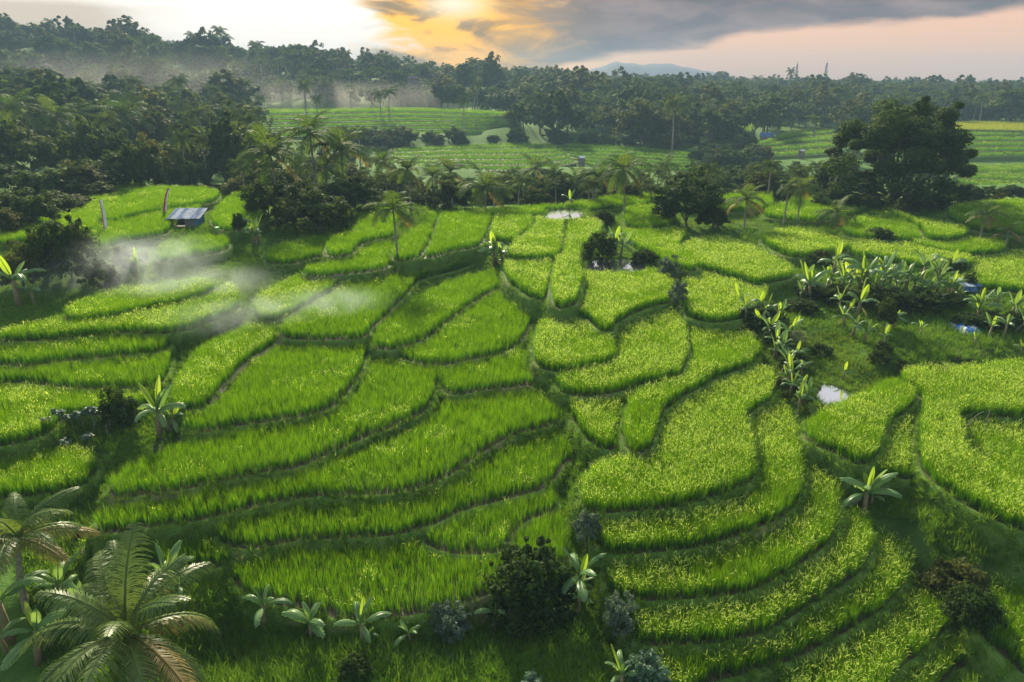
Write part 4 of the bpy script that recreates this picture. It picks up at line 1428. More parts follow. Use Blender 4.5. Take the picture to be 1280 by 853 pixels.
# shrubs of the hillside at the left
HB = [(15, 205, 250, 60), (60, 210, 255, 66), (105, 200, 248, 66), (150, 190, 236, 60), (20, 235, 282, 60), (70, 238, 268, 56), (115, 225, 248, 50), (5, 255, 296, 50), (40, 160, 220, 70), (10, 150, 215, 60),
      (120, 150, 222, 54), (178, 175, 236, 50), (195, 168, 238, 40), (212, 196, 236, 38), (250, 200, 238, 34), (232, 192, 236, 30), (45, 240, 285, 50), (90, 240, 262, 44), (310, 205, 242, 40), (150, 160, 228, 44)]
HBL = ['at the left edge', 'left of the palms', 'under the middle palm', 'under the third palm', 'low at the left edge', 'above the light green field', 'at the field edge below the palms', 'lowest at the left edge', 'tall and pale behind the palms',
       'tall at the left edge', 'dark between the palms', 'in front of the third palm', 'at the top corner of the light field', 'behind the bright field', 'right behind the bright field', 'between the white palm trunks', 'second above the light field', 'third above the light field',
       'right of the slim tree', 'dark under the third palm']
for k, (cx, top, foot, wd) in enumerate(HB):
    put_tree(cx, top, foot, wd, 4.6, 'leafy hillside shrub ' + HBL[k], BUSH, (1, 4, 2, 1, 3)[k % 5], 'bush', 'bush', 'shrubs of the left hillside', wf=.55)

# thin young trees with pale stems at the left
YT = [(62, 528, 549, 12, 'leftmost'), (79, 517, 543, 14, 'second'), (91, 519, 541, 11, 'third'), (104, 515, 538, 13, 'fourth'), (118, 511, 538, 14, 'fifth'), (137, 512, 537, 13, 'last'), (85, 545, 565, 14, 'lower pale'), (112, 544, 562, 14, 'lower dark')]
for k, (cx, top, foot, wd, nm) in enumerate(YT):
    b = on_ground(cx, foot, 1.2)
    s = mpp(b)
    h = (foot - top) * s * 1.15
    root = empty('young_tree', b)
    tag(root, '%s of the thin-stemmed young trees in a row at the left' % nm, 'tree', 'thin young trees at the left')
    mb = MB()
    mb.tube([(0, 0, -.1), (0.05 * h, 0.02, h * .5), (0, 0, h * 0.9)], [0.025 * h + .01, 0.02 * h, 0.012 * h], 5)
    mb.obj('stem', M_PALMTRUNK, root)
    cb = MB()
    rgk = np.random.default_rng(k)
    ang = rgk.uniform(0, 6.28, 12)
    C = np.stack([np.cos(ang) * wd * s * .33, np.sin(ang) * wd * s * .33, h * rgk.uniform(.82, 1.0, 12)], 1)
    leaf_cloud(cb, rgk, C, np.full(12, wd * s * .2), 14, 0.10, flat=1.5)
    cb.obj('crown', M_TEAL, root)
b = on_ground(135, 546, 1.3)
q = at(125, 503, b.y - 0.1)
mb = MB()
mb.tube([(0, 0, -.1), Vector(q - b) * 0.5 + Vector((.04, 0, 0)), q - b], [0.035, 0.03, 0.02], 6)
o = mb.obj('leaning_pole', M_PALMTRUNK)
o.location = b
tag(o, 'bare pale pole leaning among the thin young trees', 'pole')

# ------------------------------------------------------------------ bananas
BG = 'banana plants of the terraces'
# (px, foot py, top py, level, stems, leaves, label)
BAN = [
 (200, 548, 484, 1.5, 2, 8, 'large lone banana plant with a bright new leaf on the bare mound'),
 (332, 784, 722, -0.7, 1, 8, 'leftmost banana plant of the front row'),
 (390, 803, 742, -0.9, 1, 8, 'second banana plant of the front row, with drooping leaves'),
 (455, 810, 752, -1.0, 2, 8, 'third banana plant of the front row, with dry leaves at its foot'),
 (514, 808, 768, -1.0, 1, 6, 'small sparse banana plant of the front row beside the grey-blue shrubs'),
 (618, 780, 735, -0.9, 1, 4, 'half-broken banana plant leaning beside the round foreground tree'),
 (722, 752, 680, -0.9, 3, 8, 'tall banana clump right of the round foreground tree'),
 (777, 868, 815, -1.8, 1, 7, 'banana plant at the bottom beside the teal bush'),
 (1080, 640, 582, 0.2, 2, 8, 'lone young banana plant at the top of the curved terraces'),
 (24, 382, 320, 3.1, 2, 8, 'large banana plant at the left edge below the smoke'),
 (617, 332, 292, 3.0, 5, 7, 'banana clump at the upper end of the gully'),
 (768, 322, 280, 3.0, 6, 8, 'dense banana clump over the dark pond'),
 (322, 304, 272, 3.5, 4, 7, 'banana clump with a yellow flower left of the pale palm trunk'),
 (174, 350, 312, 3.2, 1, 7, 'banana plant with silvery leaves in the smoke'),
 (208, 745, 680, -0.3, 2, 7, 'banana plant behind the crown of the big foreground palm'),
 (228, 752, 708, -0.4, 1, 6, 'small banana plant to the right behind the big foreground palm'),
 (76, 760, 692, -0.2, 2, 7, 'banana plant between the two foreground palms'),
 (12, 800, 700, -0.5, 2, 7, 'broad-leaved banana plant in the left bottom corner'),
 (48, 830, 748, -0.9, 1, 7, 'banana plant low behind the big foreground palm'),
 (105, 790, 720, -0.6, 1, 7, 'banana plant tucked left under the big foreground palm'),
 (1008, 372, 338, 2.2, 2, 7, 'banana plant at the left front of the garden'), (1040, 345, 312, 2.5, 2, 7, 'banana plant at the back of the garden near the path'),
 (1078, 372, 322, 2.3, 3, 7, 'tallest banana plant in the middle of the garden'), (1103, 370, 328, 2.3, 3, 7, 'broad banana plant right of the tallest one in the garden'),
 (1132, 368, 332, 2.3, 3, 7, 'yellow-green banana clump in the garden row'), (1152, 372, 338, 2.3, 2, 7, 'banana plant right of the yellow-green clump'),
 (1170, 374, 338, 2.3, 2, 7, 'banana plant in the dark part of the garden row'), (1190, 376, 346, 2.3, 2, 7, 'banana plant left of the blue shelter'),
 (1070, 400, 362, 2.1, 2, 7, 'upright banana plant in front of the tallest one'), (1048, 392, 366, 2.1, 1, 6, 'small banana plant left of the upright one'),
 (1055, 410, 385, 2.0, 1, 6, 'small pale banana plant in the garden clearing'), (1065, 422, 395, 1.9, 1, 6, 'second pale banana plant in the garden clearing'),
 (1115, 412, 388, 2.0, 1, 6, 'spreading banana plant right of the thin papaya tree'), (1148, 422, 402, 2.0, 1, 6, 'pale banana plant behind the bare soil plot'),
 (1105, 432, 412, 1.9, 1, 5, 'young upright banana plant in the garden grass'), (1080, 428, 404, 1.9, 1, 5, 'young banana plant with one bright leaf in the clearing'),
 (1235, 424, 398, 2.0, 1, 6, 'banana plant right of the blue and white tarpaulin'), (1254, 424, 394, 2.0, 1, 6, 'second banana plant right of the tarpaulin'),
 (1218, 432, 416, 1.9, 1, 5, 'low banana plant in front of the tarpaulin'), (1222, 400, 366, 2.1, 2, 7, 'banana plant behind the tarpaulin'),
 (1262, 400, 372, 2.1, 2, 6, 'leafy banana plant at the right edge of the garden'), (1246, 386, 362, 2.3, 2, 6, 'banana plant right of the blue shelter'),
 (1276, 418, 390, 2.0, 1, 6, 'banana plant cut by the right edge'), (1275, 444, 428, 1.8, 1, 5, 'tiny banana plant at the right edge by the soil plot'),
 (948, 396, 372, 2.1, 2, 6, 'banana plant below the rounded pale paddy'), (970, 410, 382, 2.1, 2, 6, 'leafy banana plant on the left garden edge'),
 (960, 425, 398, 1.9, 2, 6, 'banana plant lower on the left garden edge'), (985, 436, 404, 1.8, 1, 6, 'banana plant with arching leaves by the brown bush'),
 (968, 450, 425, 1.7, 2, 6, 'silvery banana plant on the bank of the nested terraces'), (985, 482, 452, 1.5, 2, 7, 'large silvery banana plant left of the white-shining pond'),
 (1002, 508, 486, 1.3, 1, 6, 'small silvery banana plant left below the white-shining pond'), (1053, 476, 456, 1.5, 1, 4, 'little bright banana plant above the white-shining pond'),
 (712, 262, 240, 3.4, 1, 5, 'tiny banana plant behind the small square pond'),
]
for i, (x, fy, ty, zf, st, nl, lab) in enumerate(BAN):
    b = on_ground(x, fy, zf)
    s = mpp(b)
    el_ = math.atan2(CAM_Z - b.z, b.y)
    h = (fy - ty) * s / max(0.72, math.cos(el_)) * (0.95 if fy > 700 else 1.35 if x > 930 and fy < 530 else 1.12)
    lib = banana(b, h, lab, BG, st, nl, seed=i, dry=1 if i % 2 == 0 else 0)
# ground-leaf understory of the banana garden
US = [(1020, 372, 352, 44), (1050, 378, 354, 40), (1090, 384, 352, 52), (1125, 386, 356, 50), (1160, 388, 358, 46), (1185, 386, 362, 36), (955, 402, 376, 46), (940, 412, 392, 34), (975, 430, 408, 34),
      (1215, 410, 388, 36), (1245, 410, 388, 40), (1270, 410, 388, 36), (1002, 392, 370, 38), (990, 460, 436, 30), (978, 490, 470, 30), (930, 396, 380, 30), (1190, 345, 325, 30), (1030, 330, 312, 34), (1100, 300, 282, 30)]
USL = ['behind the first garden bananas', 'below the path', 'under the tallest banana', 'under the yellow-green clump', 'in the dark garden row', 'beside the blue shelter', 'below the rounded pale paddy', 'at the terrace corner', 'by the arching banana',
       'behind the tarpaulin', 'right of the tarpaulin', 'at the right edge', 'at the left garden corner', 'above the silvery bananas', 'on the bank by the silvery bananas', 'on the terrace shoulder', 'in the corner of the long pale paddy', 'by the garden path', 'near the low bushy palm']
for k, (x, fy, ty, wd) in enumerate(US):
    put_tree(x, ty, fy, wd, 2.0, 'dense leafy garden shrub ' + USL[k], BUSH, (0, 3, 1)[k % 3], 'bush', 'bush', 'garden shrubs', wf=.55)
# brown-leaved bush and thin papaya
put_tree(990, 404, 440, 26, 1.8, 'brown and yellow leaved bush in the garden', BUSHD, 0, 'bush', 'bush', wf=.55)
put_tree(1105, 368, 412, 20, 2.0, 'thin papaya tree leaning in the garden', BROAD, 1)

# undergrowth at the foot of the spreading big tree and along the rim
UG = [(1040, 262, 232, 40), (1062, 262, 236, 36), (1085, 264, 240, 34), (1140, 264, 240, 36), (1165, 262, 236, 40), (1190, 258, 226, 36), (1210, 252, 226, 30), (1020, 250, 222, 34), (1000, 248, 222, 34),
      (1240, 250, 232, 30), (1265, 250, 228, 30), (905, 244, 216, 34), (930, 242, 212, 36), (955, 244, 210, 40), (980, 246, 214, 38)]
UGL = ['left of the big trunk', 'under the left boughs', 'close to the big trunk', 'right of the big trunk', 'under the right boughs', 'at the right end of the boughs', 'beyond the right boughs', 'left of the lowest boughs', 'behind the pair of thin palms',
       'on the rim before the valley paddies', 'on the rim at the right edge', 'on the rim right of the round dark tree', 'behind the short yellowing palm', 'tallest on the rim', 'behind the thinner palm of the pair']
for k, (x, fy, ty, wd) in enumerate(UG):
    put_tree(x, ty, fy, wd, 3.2, 'dark undergrowth bush ' + UGL[k], BUSH, (0, 3)[k % 2], 'bush', 'bush', 'undergrowth round the big tree', wf=.55)

# the thick strip of bananas running down the garden edge
ORDS = ['first', 'second', 'third', 'fourth', 'fifth', 'sixth', 'seventh', 'eighth', 'ninth', 'tenth', 'eleventh', 'twelfth', 'thirteenth', 'fourteenth', 'fifteenth', 'sixteenth', 'seventeenth', 'eighteenth']
rg_s = random.Random(91)
strip = []
for k in range(18):
    t_ = k / 17
    strip.append((935 + 60 * t_ + rg_s.uniform(-14, 14) + 18 * math.sin(t_ * 3), 392 + 118 * t_ + rg_s.uniform(-5, 5), 24 + rg_s.uniform(-5, 6), 'down the left garden edge'))
row = [(1015 + 178 * k / 15 + rg_s.uniform(-6, 6), 360 + rg_s.uniform(-14, 20), 30 + rg_s.uniform(-7, 7), 'along the garden row') for k in range(16)]
for lst in (strip, row):
    lst.sort()
    for k, (x, fy, hp, wh) in enumerate(lst):
        b = on_ground(x, fy, 2.2)
        banana(b, hp * mpp(b) * 1.4, '%s from left of the smaller banana plants %s' % (ORDS[k], wh), BG, 1, 6, seed=300 + k + len(lst), dry=k % 2)

# ------------------------------------------------------------------ forest
def in_px_poly(px, py, poly):
    return inside(np.column_stack([px, py]), poly)


BINS = [(60, 'near the left edge'), (130, 'above the left flag'), (205, 'above the bright flag field'), (265, 'above the hut'), (310, 'behind the slim tall tree'), (370, 'above the pale palm trunk'), (450, 'above the palm cluster'),
        (530, 'above the slender lone palm'), (620, 'above the square bright paddy'), (700, 'above the gully'), (760, 'above the square pond'), (830, 'above the dark pond'), (900, 'above the round dark tree'),
        (960, 'above the short yellowing palm'), (1030, 'above the pair of thin palms'), (1200, 'behind the big tree'), (9999, 'near the right edge')]
ORD = ['first', 'second', 'third', 'fourth', 'fifth', 'sixth', 'seventh', 'eighth', 'ninth', 'tenth', 'eleventh', 'twelfth', 'thirteenth', 'fourteenth', 'fifteenth', 'sixteenth', 'seventeenth', 'eighteenth', 'nineteenth', 'twentieth'] + ['twenty-' + q for q in ('first', 'second', 'third', 'fourth', 'fifth', 'sixth', 'seventh', 'eighth', 'ninth')] + ['thirtieth'] + ['thirty-' + q for q in ('first', 'second', 'third', 'fourth', 'fifth', 'sixth', 'seventh', 'eighth', 'ninth')]
QUEUE = {}


def queue_label(o, what, cat):
    px, _ = proj(o.location)
    lab = what + ' ' + next(b[1] for b in BINS if px < b[0])
    QUEUE.setdefault((lab, cat, what), []).append((px, o))


def flush_labels():
    for (lab, cat, what), lst in QUEUE.items():
        lst.sort(key=lambda q: q[0])
        for k, (_, o) in enumerate(lst):
            extra = '' if len(lst) == 1 else ', %s from left' % ORD[min(k, len(ORD) - 1)]
            tag(o, lab + extra, cat, what.replace('tree', 'trees').replace('palm', 'palms').replace('bush', 'bushes'))


def make_forest():
    r = np.random.default_rng(21)
    pts = []
    # world-space candidates, denser near by
    for y0, y1, cell in ((98, 190, 6.0), (190, 430, 7.5), (430, 1150, 13.0)):
        A = 0.5 * 0.92 * 2 * (y1 ** 2 - y0 ** 2)
        n = int(A / cell ** 2)
        Y = np.sqrt(r.uniform(y0 ** 2, y1 ** 2, n))
        X = r.uniform(-0.92, 0.92, n) * Y
        pts.append(np.column_stack([X, Y]))
    P = np.concatenate(pts)
    Y = P[:, 1]
    Z = ground_z(P)
    # tree height: tall woods on the left hillside, lower scrub in the valley floor
    t = P[:, 0] / Y
    H = r.uniform(8.5, 14.5, len(P))
    H *= 1 + 0.12 * wob(P, 0.03, 5)
    valley = (Y < 185) & (t > -0.30)
    H = np.where(valley, r.uniform(2.6, 5.2, len(P)), H)
    H = np.where((Y < 160) & (t <= -0.30), r.uniform(7.0, 12.5, len(P)), H)
    H = np.where(Y > 430, r.uniform(10, 15, len(P)), H)
    keep = np.ones(len(P), bool)
    for z, _, _, Q in TERR:
        keep &= ~near_mask(P, Q, 1.5)
    # keep sight lines to the far paddies open: valley scrub there is cut low
    def px(Zv):
        dz = Zv - CAM_Z
        w_ = Y * FWD[1] + dz * FWD[2]
        return 640 + F * P[:, 0] / w_, 426.5 - F * (Y * UP[1] + dz * UP[2]) / w_
    for poly, yfar in FARPX:
        for f in (0.0, 0.35, 0.7, 1.0):
            a, b = px(Z + H * f)
            for dx in (-8, 0, 8):
                keep &= ~(in_px_poly(a + dx, b, poly) & (Y < yfar))
    keep &= ~((t < -0.36) & (Y < 140) & (r.random(len(P)) < 0.5))
    keep &= ~((np.abs(t) < 0.85) & (Y < 122) & (r.random(len(P)) < 0.35))
    # nothing before the rim terraces or growing above them in view
    P, Z, H, Y, t = P[keep], Z[keep], H[keep], Y[keep], t[keep]
    palmy = r.random(len(P)) < np.where(Y < 185, np.where(t > -0.3, 0.55, 0.38), 0.30)
    k = np.where(palmy, 8 + r.integers(0, 3, len(P)), r.integers(0, 8, len(P)))
    H = np.where(palmy & (t < -0.3), H * 1.15, H)
    hpalm = np.array([2.4, 3.2, 2.8])
    L = np.where(palmy, H * 0.9 / (hpalm[(k - 8) % 3] + 0.6), 0)
    sc = np.where(palmy[:, None], np.column_stack([L, L, L]), np.column_stack([H * r.uniform(.85, 1.25, len(H)), H * r.uniform(.85, 1.25, len(H)), H]))
    rz = r.uniform(0, 6.28, len(P))
    vis = np.abs(t) < 0.73
    size = np.where(vis, H / Y, 0)
    order = np.argsort(-size)
    big = order[:290]
    rest = order[290:]
    grp = {}
    for i in big:
        pal = bool(palmy[i])
        o = inst('palm_tree' if pal else 'tree', (FARPALM[k[i] - 8] if pal else FARTREE[k[i]]), None, (P[i, 0], P[i, 1], Z[i] - 0.3), (0, 0, rz[i]), tuple(sc[i]))
        row = ('left wood front' if t[i] < -0.3 else 'valley floor') if Y[i] < 150 else 'middle wood' if Y[i] < 215 else 'far wood' if Y[i] < 280 else 'farthest wood'
        queue_label(o, ('hazy palm' if pal else ('dark leafy tree', 'green leafy tree', 'olive leafy tree')[k[i] % 3]) + ', ' + row + ',', 'palm tree' if pal else 'tree')
    coll = proto_collection('woodland', FARTREE + FARPALM)
    o = scatter('forest', coll, np.column_stack([P[rest], Z[rest] - 0.3]), k[rest], np.column_stack([np.zeros(len(rest)), np.zeros(len(rest)), rz[rest]]), sc[rest])
    tag(o, 'hazy forest covering the far hills and the plain', 'forest', kind='stuff')


make_forest()


def valley_plants():
    r = np.random.default_rng(5)
    done = 0
    zones = [(470, 640, 'left of the square pond rim', 207, 236), (640, 850, 'behind the square pond rim', 206, 236), (860, 1035, 'behind the pair of thin palms', 196, 226), (290, 470, 'behind the palm cluster', 190, 232), (1200, 1290, 'right of the big tree', 222, 240),
             (420, 700, 'below the misty far terraces', 160, 174), (700, 960, 'below the middle forest', 166, 178), (870, 960, 'beside the far terraces', 182, 196)]
    for zi, (x0, x1, where, t0, t1) in enumerate(zones):
        n = int((x1 - x0) / 3.4)
        for i in range(n):
            Y = r.uniform(76, 128) if zi < 5 else r.uniform(196, 210) if zi < 7 else r.uniform(150, 175)
            px = r.uniform(x0, x1)
            if zi < 5:
                top = at(px, r.uniform(t0, t1), Y)
                zg = gz(top)
                H = top.z - zg
            else:
                top = on_ground(px, r.uniform(t0 + 13, t1 + 13), 1.5)
                zg, Y = top.z, top.y
                H = r.uniform(2.2, 4.2)
                if Y > 260 or any(near_mask(np.array([[top.x, top.y]]), Q, 0.5)[0] for _, _, _, Q in cand(top)):
                    continue
            if H < 1.2:
                continue
            H = min(H, 7.5)
            pal = r.random() < (0.5 if zi < 5 else 0.15)
            k = int(r.integers(0, 8))
            if pal:
                kk = k % 3
                hp = (2.4, 3.2, 2.8)[kk]
                L = max(1.5, H / (hp + .6))
                o = inst('palm_tree', FARPALM[kk], None, (top.x, Y, zg - .2), (0, 0, r.uniform(0, 6.28)), (L, L, H * 0.86 / hp))
                queue_label(o, 'small blue-hazed valley palm', 'palm tree')
            else:
                H = min(H, r.uniform(2.5, 5.5))
                ms = BUSH[k % 5]
                root = empty('bush', (top.x, Y, zg - .2), r.uniform(0, 6.28), (H * r.uniform(.9, 1.3), H * r.uniform(.9, 1.3), H))
                queue_label(root, 'blue-hazed valley bush', 'bush')
                inst('trunk', ms[0], root); inst('crown', ms[1], root)


valley_plants()
flush_labels()

# ------------------------------------------------------------------ mountains
M_HAZED_HILL = plainmat('hazed_hill', (0.15, 0.16, 0.19), (0.17, 0.18, 0.20), 0.05, 0.9, 0.05)  # distance haze put into the colour: hills paled towards the sky tone
def mountain(x0, x1, Y, prof, lab):
    n, m = 70, 14
    a, b = at(x0, 105, Y), at(x1, 105, Y)
    V, Fc = [], []
    for j in range(m + 1):
        v = j / m * 2 - 1
        for i in range(n + 1):
            u = i / n
            px = x0 + (x1 - x0) * u
            top = np.interp(px, [q[0] for q in prof], [q[1] for q in prof])
            h = at(640, top, Y).z
            h = -10 + (h + 10) * max(0, 1 - abs(v)) ** 0.8 * (1 + 0.012 * math.sin(i * 1.1 + j) + 0.015 * math.sin(i * 0.37 + 2 * j))
            V.append((a.x + (b.x - a.x) * u, Y + v * 160, h))
    for j in range(m):
        for i in range(n):
            q = j * (n + 1) + i
            Fc.append((q, q + 1, q + n + 2, q + n + 1))
    me = bpy.data.meshes.new('mountain')
    me.from_pydata(V, [], Fc)
    me.materials.append(M_HAZED_HILL)
    me.polygons.foreach_set('use_smooth', [True] * len(Fc))
    tag(link(bpy.data.objects.new('mountain', me)), lab, 'mountain', kind='structure')


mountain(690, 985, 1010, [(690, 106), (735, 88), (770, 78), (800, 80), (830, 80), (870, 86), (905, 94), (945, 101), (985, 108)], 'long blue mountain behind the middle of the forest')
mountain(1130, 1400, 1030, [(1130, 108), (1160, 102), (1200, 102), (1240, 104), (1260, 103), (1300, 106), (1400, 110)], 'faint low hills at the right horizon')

# ------------------------------------------------------------------ built things
M_BAMBOO = plainmat('bamboo', (0.24, 0.20, 0.12), (0.36, 0.31, 0.20), 8, 0.7, 0.3)
M_PLANK = plainmat('weathered_plank', (0.16, 0.15, 0.14), (0.28, 0.26, 0.24), 9, 0.85, 0.2, 0.3)
M_BLUESHEET = plainmat('blue_sheet', (0.05, 0.12, 0.24), (0.11, 0.20, 0.34), 3, 0.7, 0.15)
M_PALESHEET = plainmat('pale_sheet', (0.20, 0.26, 0.34), (0.36, 0.42, 0.48), 3, 0.7, 0.15)
M_BLUEPANEL = plainmat('blue_panel', (0.03, 0.16, 0.42), (0.06, 0.26, 0.55), 3, 0.6, 0.3)
M_WHITE = plainmat('white_cloth', (0.72, 0.72, 0.74), (0.80, 0.80, 0.82), 3, 0.8, 0.2)
M_RED = plainmat('red_cloth', (0.55, 0.02, 0.05), (0.68, 0.04, 0.08), 3, 0.8, 0.2)
M_TARPB = plainmat('blue_tarpaulin', (0.03, 0.16, 0.60), (0.08, 0.30, 0.78), 2.0, 0.5, 0.4)
M_STEEL = plainmat('mast_steel', (0.20, 0.16, 0.15), (0.30, 0.25, 0.23), 1, 0.6, 0.4)
M_TILE = plainmat('dark_roof', (0.12, 0.085, 0.07), (0.19, 0.14, 0.12), 2, 0.8, 0.2)
M_WALL = plainmat('house_wall', (0.16, 0.13, 0.10), (0.24, 0.20, 0.16), 1, 0.8, 0.2)


def sheet(corners, waves, amp, mat, parent, name, n=18, sag=0.0, seed=0):
    """corrugated or rumpled sheet spanning four corners (a-b along the ridge, d-c along the eave), with thickness"""
    rg = random.Random(seed)
    a, b, c, d = [Vector(q) for q in corners]
    nrm = (b - a).cross(d - a).normalized()
    if nrm.z < 0:
        nrm = -nrm
    mb = MB()
    m = 5
    top = []
    for j in range(m + 1):
        for i in range(n + 1):
            u, v = i / n, j / m
            p = (a.lerp(b, u)).lerp(d.lerp(c, u), v)
            p = p + nrm * (amp * math.sin(u * waves * 6.283) - sag * math.sin(math.pi * u) * math.sin(math.pi * v) + rg.uniform(-.3, .3) * amp)
            top.append(p)
    bot = [p - nrm * 0.015 for p in top]
    N_ = len(top)
    ff = []
    for j in range(m):
        for i in range(n):
            q = j * (n + 1) + i
            ff.append((q, q + n + 1, q + n + 2, q + 1))
            ff.append((N_ + q, N_ + q + 1, N_ + q + n + 2, N_ + q + n + 1))
    mb.add(top + bot, ff)
    return mb.obj(name, mat, parent)


def make_hut():
    b = on_ground(235, 287, 3.7)
    s = mpp(b)
    W = 35 * s
    root = empty('field_hut', b, R(4))
    tag(root, 'open field hut with a blue and white patched sheet roof', 'hut')
    D, Hh = W * 0.75, 17 * s
    for x in (-.42, 0.08, .48):
        for y in (-.5, .5):
            mb = MB(); mb.tube([(x * W, y * D, -.4), (x * W, y * D, Hh * (1.0 if y < 0 else 1.25))], 0.05, 6)
            mb.obj('post', M_BAMBOO, root)
    mb = MB(); mb.box((0.0, 0, 0.42), (W * 0.95, D * .98, 0.06)); mb.obj('platform', M_PLANK, root)
    for k in range(6):
        mb = MB(); mb.box((W * (0.12 + 0.066 * k), -D * .5 - 0.03, 0.62), (W * 0.062, 0.025, Hh * 0.72)); mb.obj('plank', M_PLANK, root)
    mb = MB(); mb.box((W * .51, -D * .1, 0.6), (0.03, D * .8, Hh * .8)); mb.obj('side_panel', M_BLUEPANEL, root)
    mb = MB(); mb.box((W * .45, -D * .5 - 0.06, 0.62), (W * 0.07, 0.02, Hh * 0.7)); mb.obj('front_panel', M_BLUEPANEL, root)
    mb = MB(); mb.box((0, D * .5, 0.8), (W * .9, 0.03, Hh * .6)); mb.obj('back_wall', M_PLANK, root)
    mb = MB(); mb.tube([(-W * .52, D * .62, Hh * 1.36), (W * .6, D * .62, Hh * 1.36)], 0.04, 6); roof = mb.obj('roof_beam', M_BAMBOO, root)
    for y, z in ((-.62, Hh * .98), (.0, Hh * 1.16)):
        mb = MB(); mb.tube([(-W * .55, y * D, z - .03), (W * .6, y * D, z - .03)], 0.03, 5); mb.obj('purlin', M_BAMBOO, roof)
    n = 7
    for k in range(n):
        x0, x1 = -W * .5 + W * 1.12 * k / n, -W * .5 + W * 1.12 * (k + 1.12) / n
        ex = 0.05 * (k % 3)
        sheet([(x0, D * .66, Hh * 1.42 + .015 * (k % 2)), (x1, D * .66, Hh * 1.42 + .015 * (k % 2)), (x1, -D * (.68 + ex), Hh * 1.0 + .015 * (k % 2)), (x0, -D * (.68 + ex), Hh * 1.0 + .015 * (k % 2))], 5, 0.02,
              (M_BLUESHEET, M_PALESHEET, M_BLUESHEET, M_PALESHEET, M_PALESHEET, M_BLUESHEET, M_PALESHEET)[k], roof, 'roof_sheet', seed=k)
    for k in range(2):
        y0, y1 = -D * .6 + D * .6 * k, -D * .6 + D * .6 * (k + 1.05)
        sheet([(-W * .46, y0, Hh * 1.05 + .1 * k), (-W * .46, y1, Hh * 1.12 + .1 * k), (-W * .82, y1, Hh * .62), (-W * .82, y0, Hh * .58)], 4, 0.02, (M_PALESHEET, M_BLUESHEET)[k], roof, 'lean_to_sheet', seed=20 + k)
    # hay bundle and bucket by the hut
    bb = on_ground(273, 294, 3.7)
    mb = MB()
    mb.tube([(0, 0, 0), (0, 0, .34), (0, 0, .36)], [0.13, 0.17, 0.15], 10)
    o = mb.obj('bucket', plainmat('green_plastic', (0.10, 0.6, 0.05), (0.12, 0.7, 0.08), 2, 0.4, 0.5))
    o.location = bb + Vector((0, 0, .1))
    tag(o, 'bright green bucket on the bank right of the hut', 'bucket')


make_hut()


def make_flag(fx, fy, tx, ty, lab, seed, bend, split=0.16):
    b = on_ground(fx, fy, 4.0)
    s = mpp(b)
    t = at(tx, ty, b.y)
    d = t - b
    root = empty('tall_flag', b)
    tag(root, lab, 'flag', 'narrow red and white flags')
    pts = []
    for k in range(9):
        u = k / 8
        pts.append(Vector((d.x * u + bend * s * 5 * (u ** 4), 0, d.z * u * (1 - 0.02 * u))))
    mb = MB(); mb.tube([Vector((0, 0, -.2))] + pts[1:], [0.03 * (1 - .7 * k / 8) + .004 for k in range(9)], 6); mb.obj('pole', M_BAMBOO, root)
    for name, mat, w0, w1 in (('red_stripe', M_RED, 0.02, split), ('white_stripe', M_WHITE, split, 0.30)):
        mb = MB()
        vv, ff = [], []
        K = 16
        for k in range(K + 1):
            u = 0.08 + 0.90 * k / K
            q = pts[min(7, int(u * 8))].lerp(pts[min(8, int(u * 8) + 1)], u * 8 - int(u * 8))
            wv = (0.5 + 0.6 * math.sin(k * 0.9 + seed)) * 0.25
            tp = 1.15 - 0.45 * u
            for w_ in (w0, w1):
                for th in (0, 0.012):
                    vv.append(q + Vector((w_ * tp * math.cos(wv), -0.02 + w_ * math.sin(wv) * .6 + th + 0.02 * math.sin(k * 1.3), 0)))
        for k in range(K):
            a = k * 4
            ff += [(a, a + 2, a + 6, a + 4), (a + 1, a + 5, a + 7, a + 3), (a, a + 4, a + 5, a + 1), (a + 2, a + 3, a + 7, a + 6)]
        mb.add(vv, ff)
        mb.obj(name, mat, root)


make_flag(131, 294, 125, 248, 'left one of two narrow red and white flags in the upper field', 0, -0.3, 0.07)
make_flag(204, 273, 205, 234, 'upright narrow red and white flag just left of the hut', 2, 1.0, 0.17)


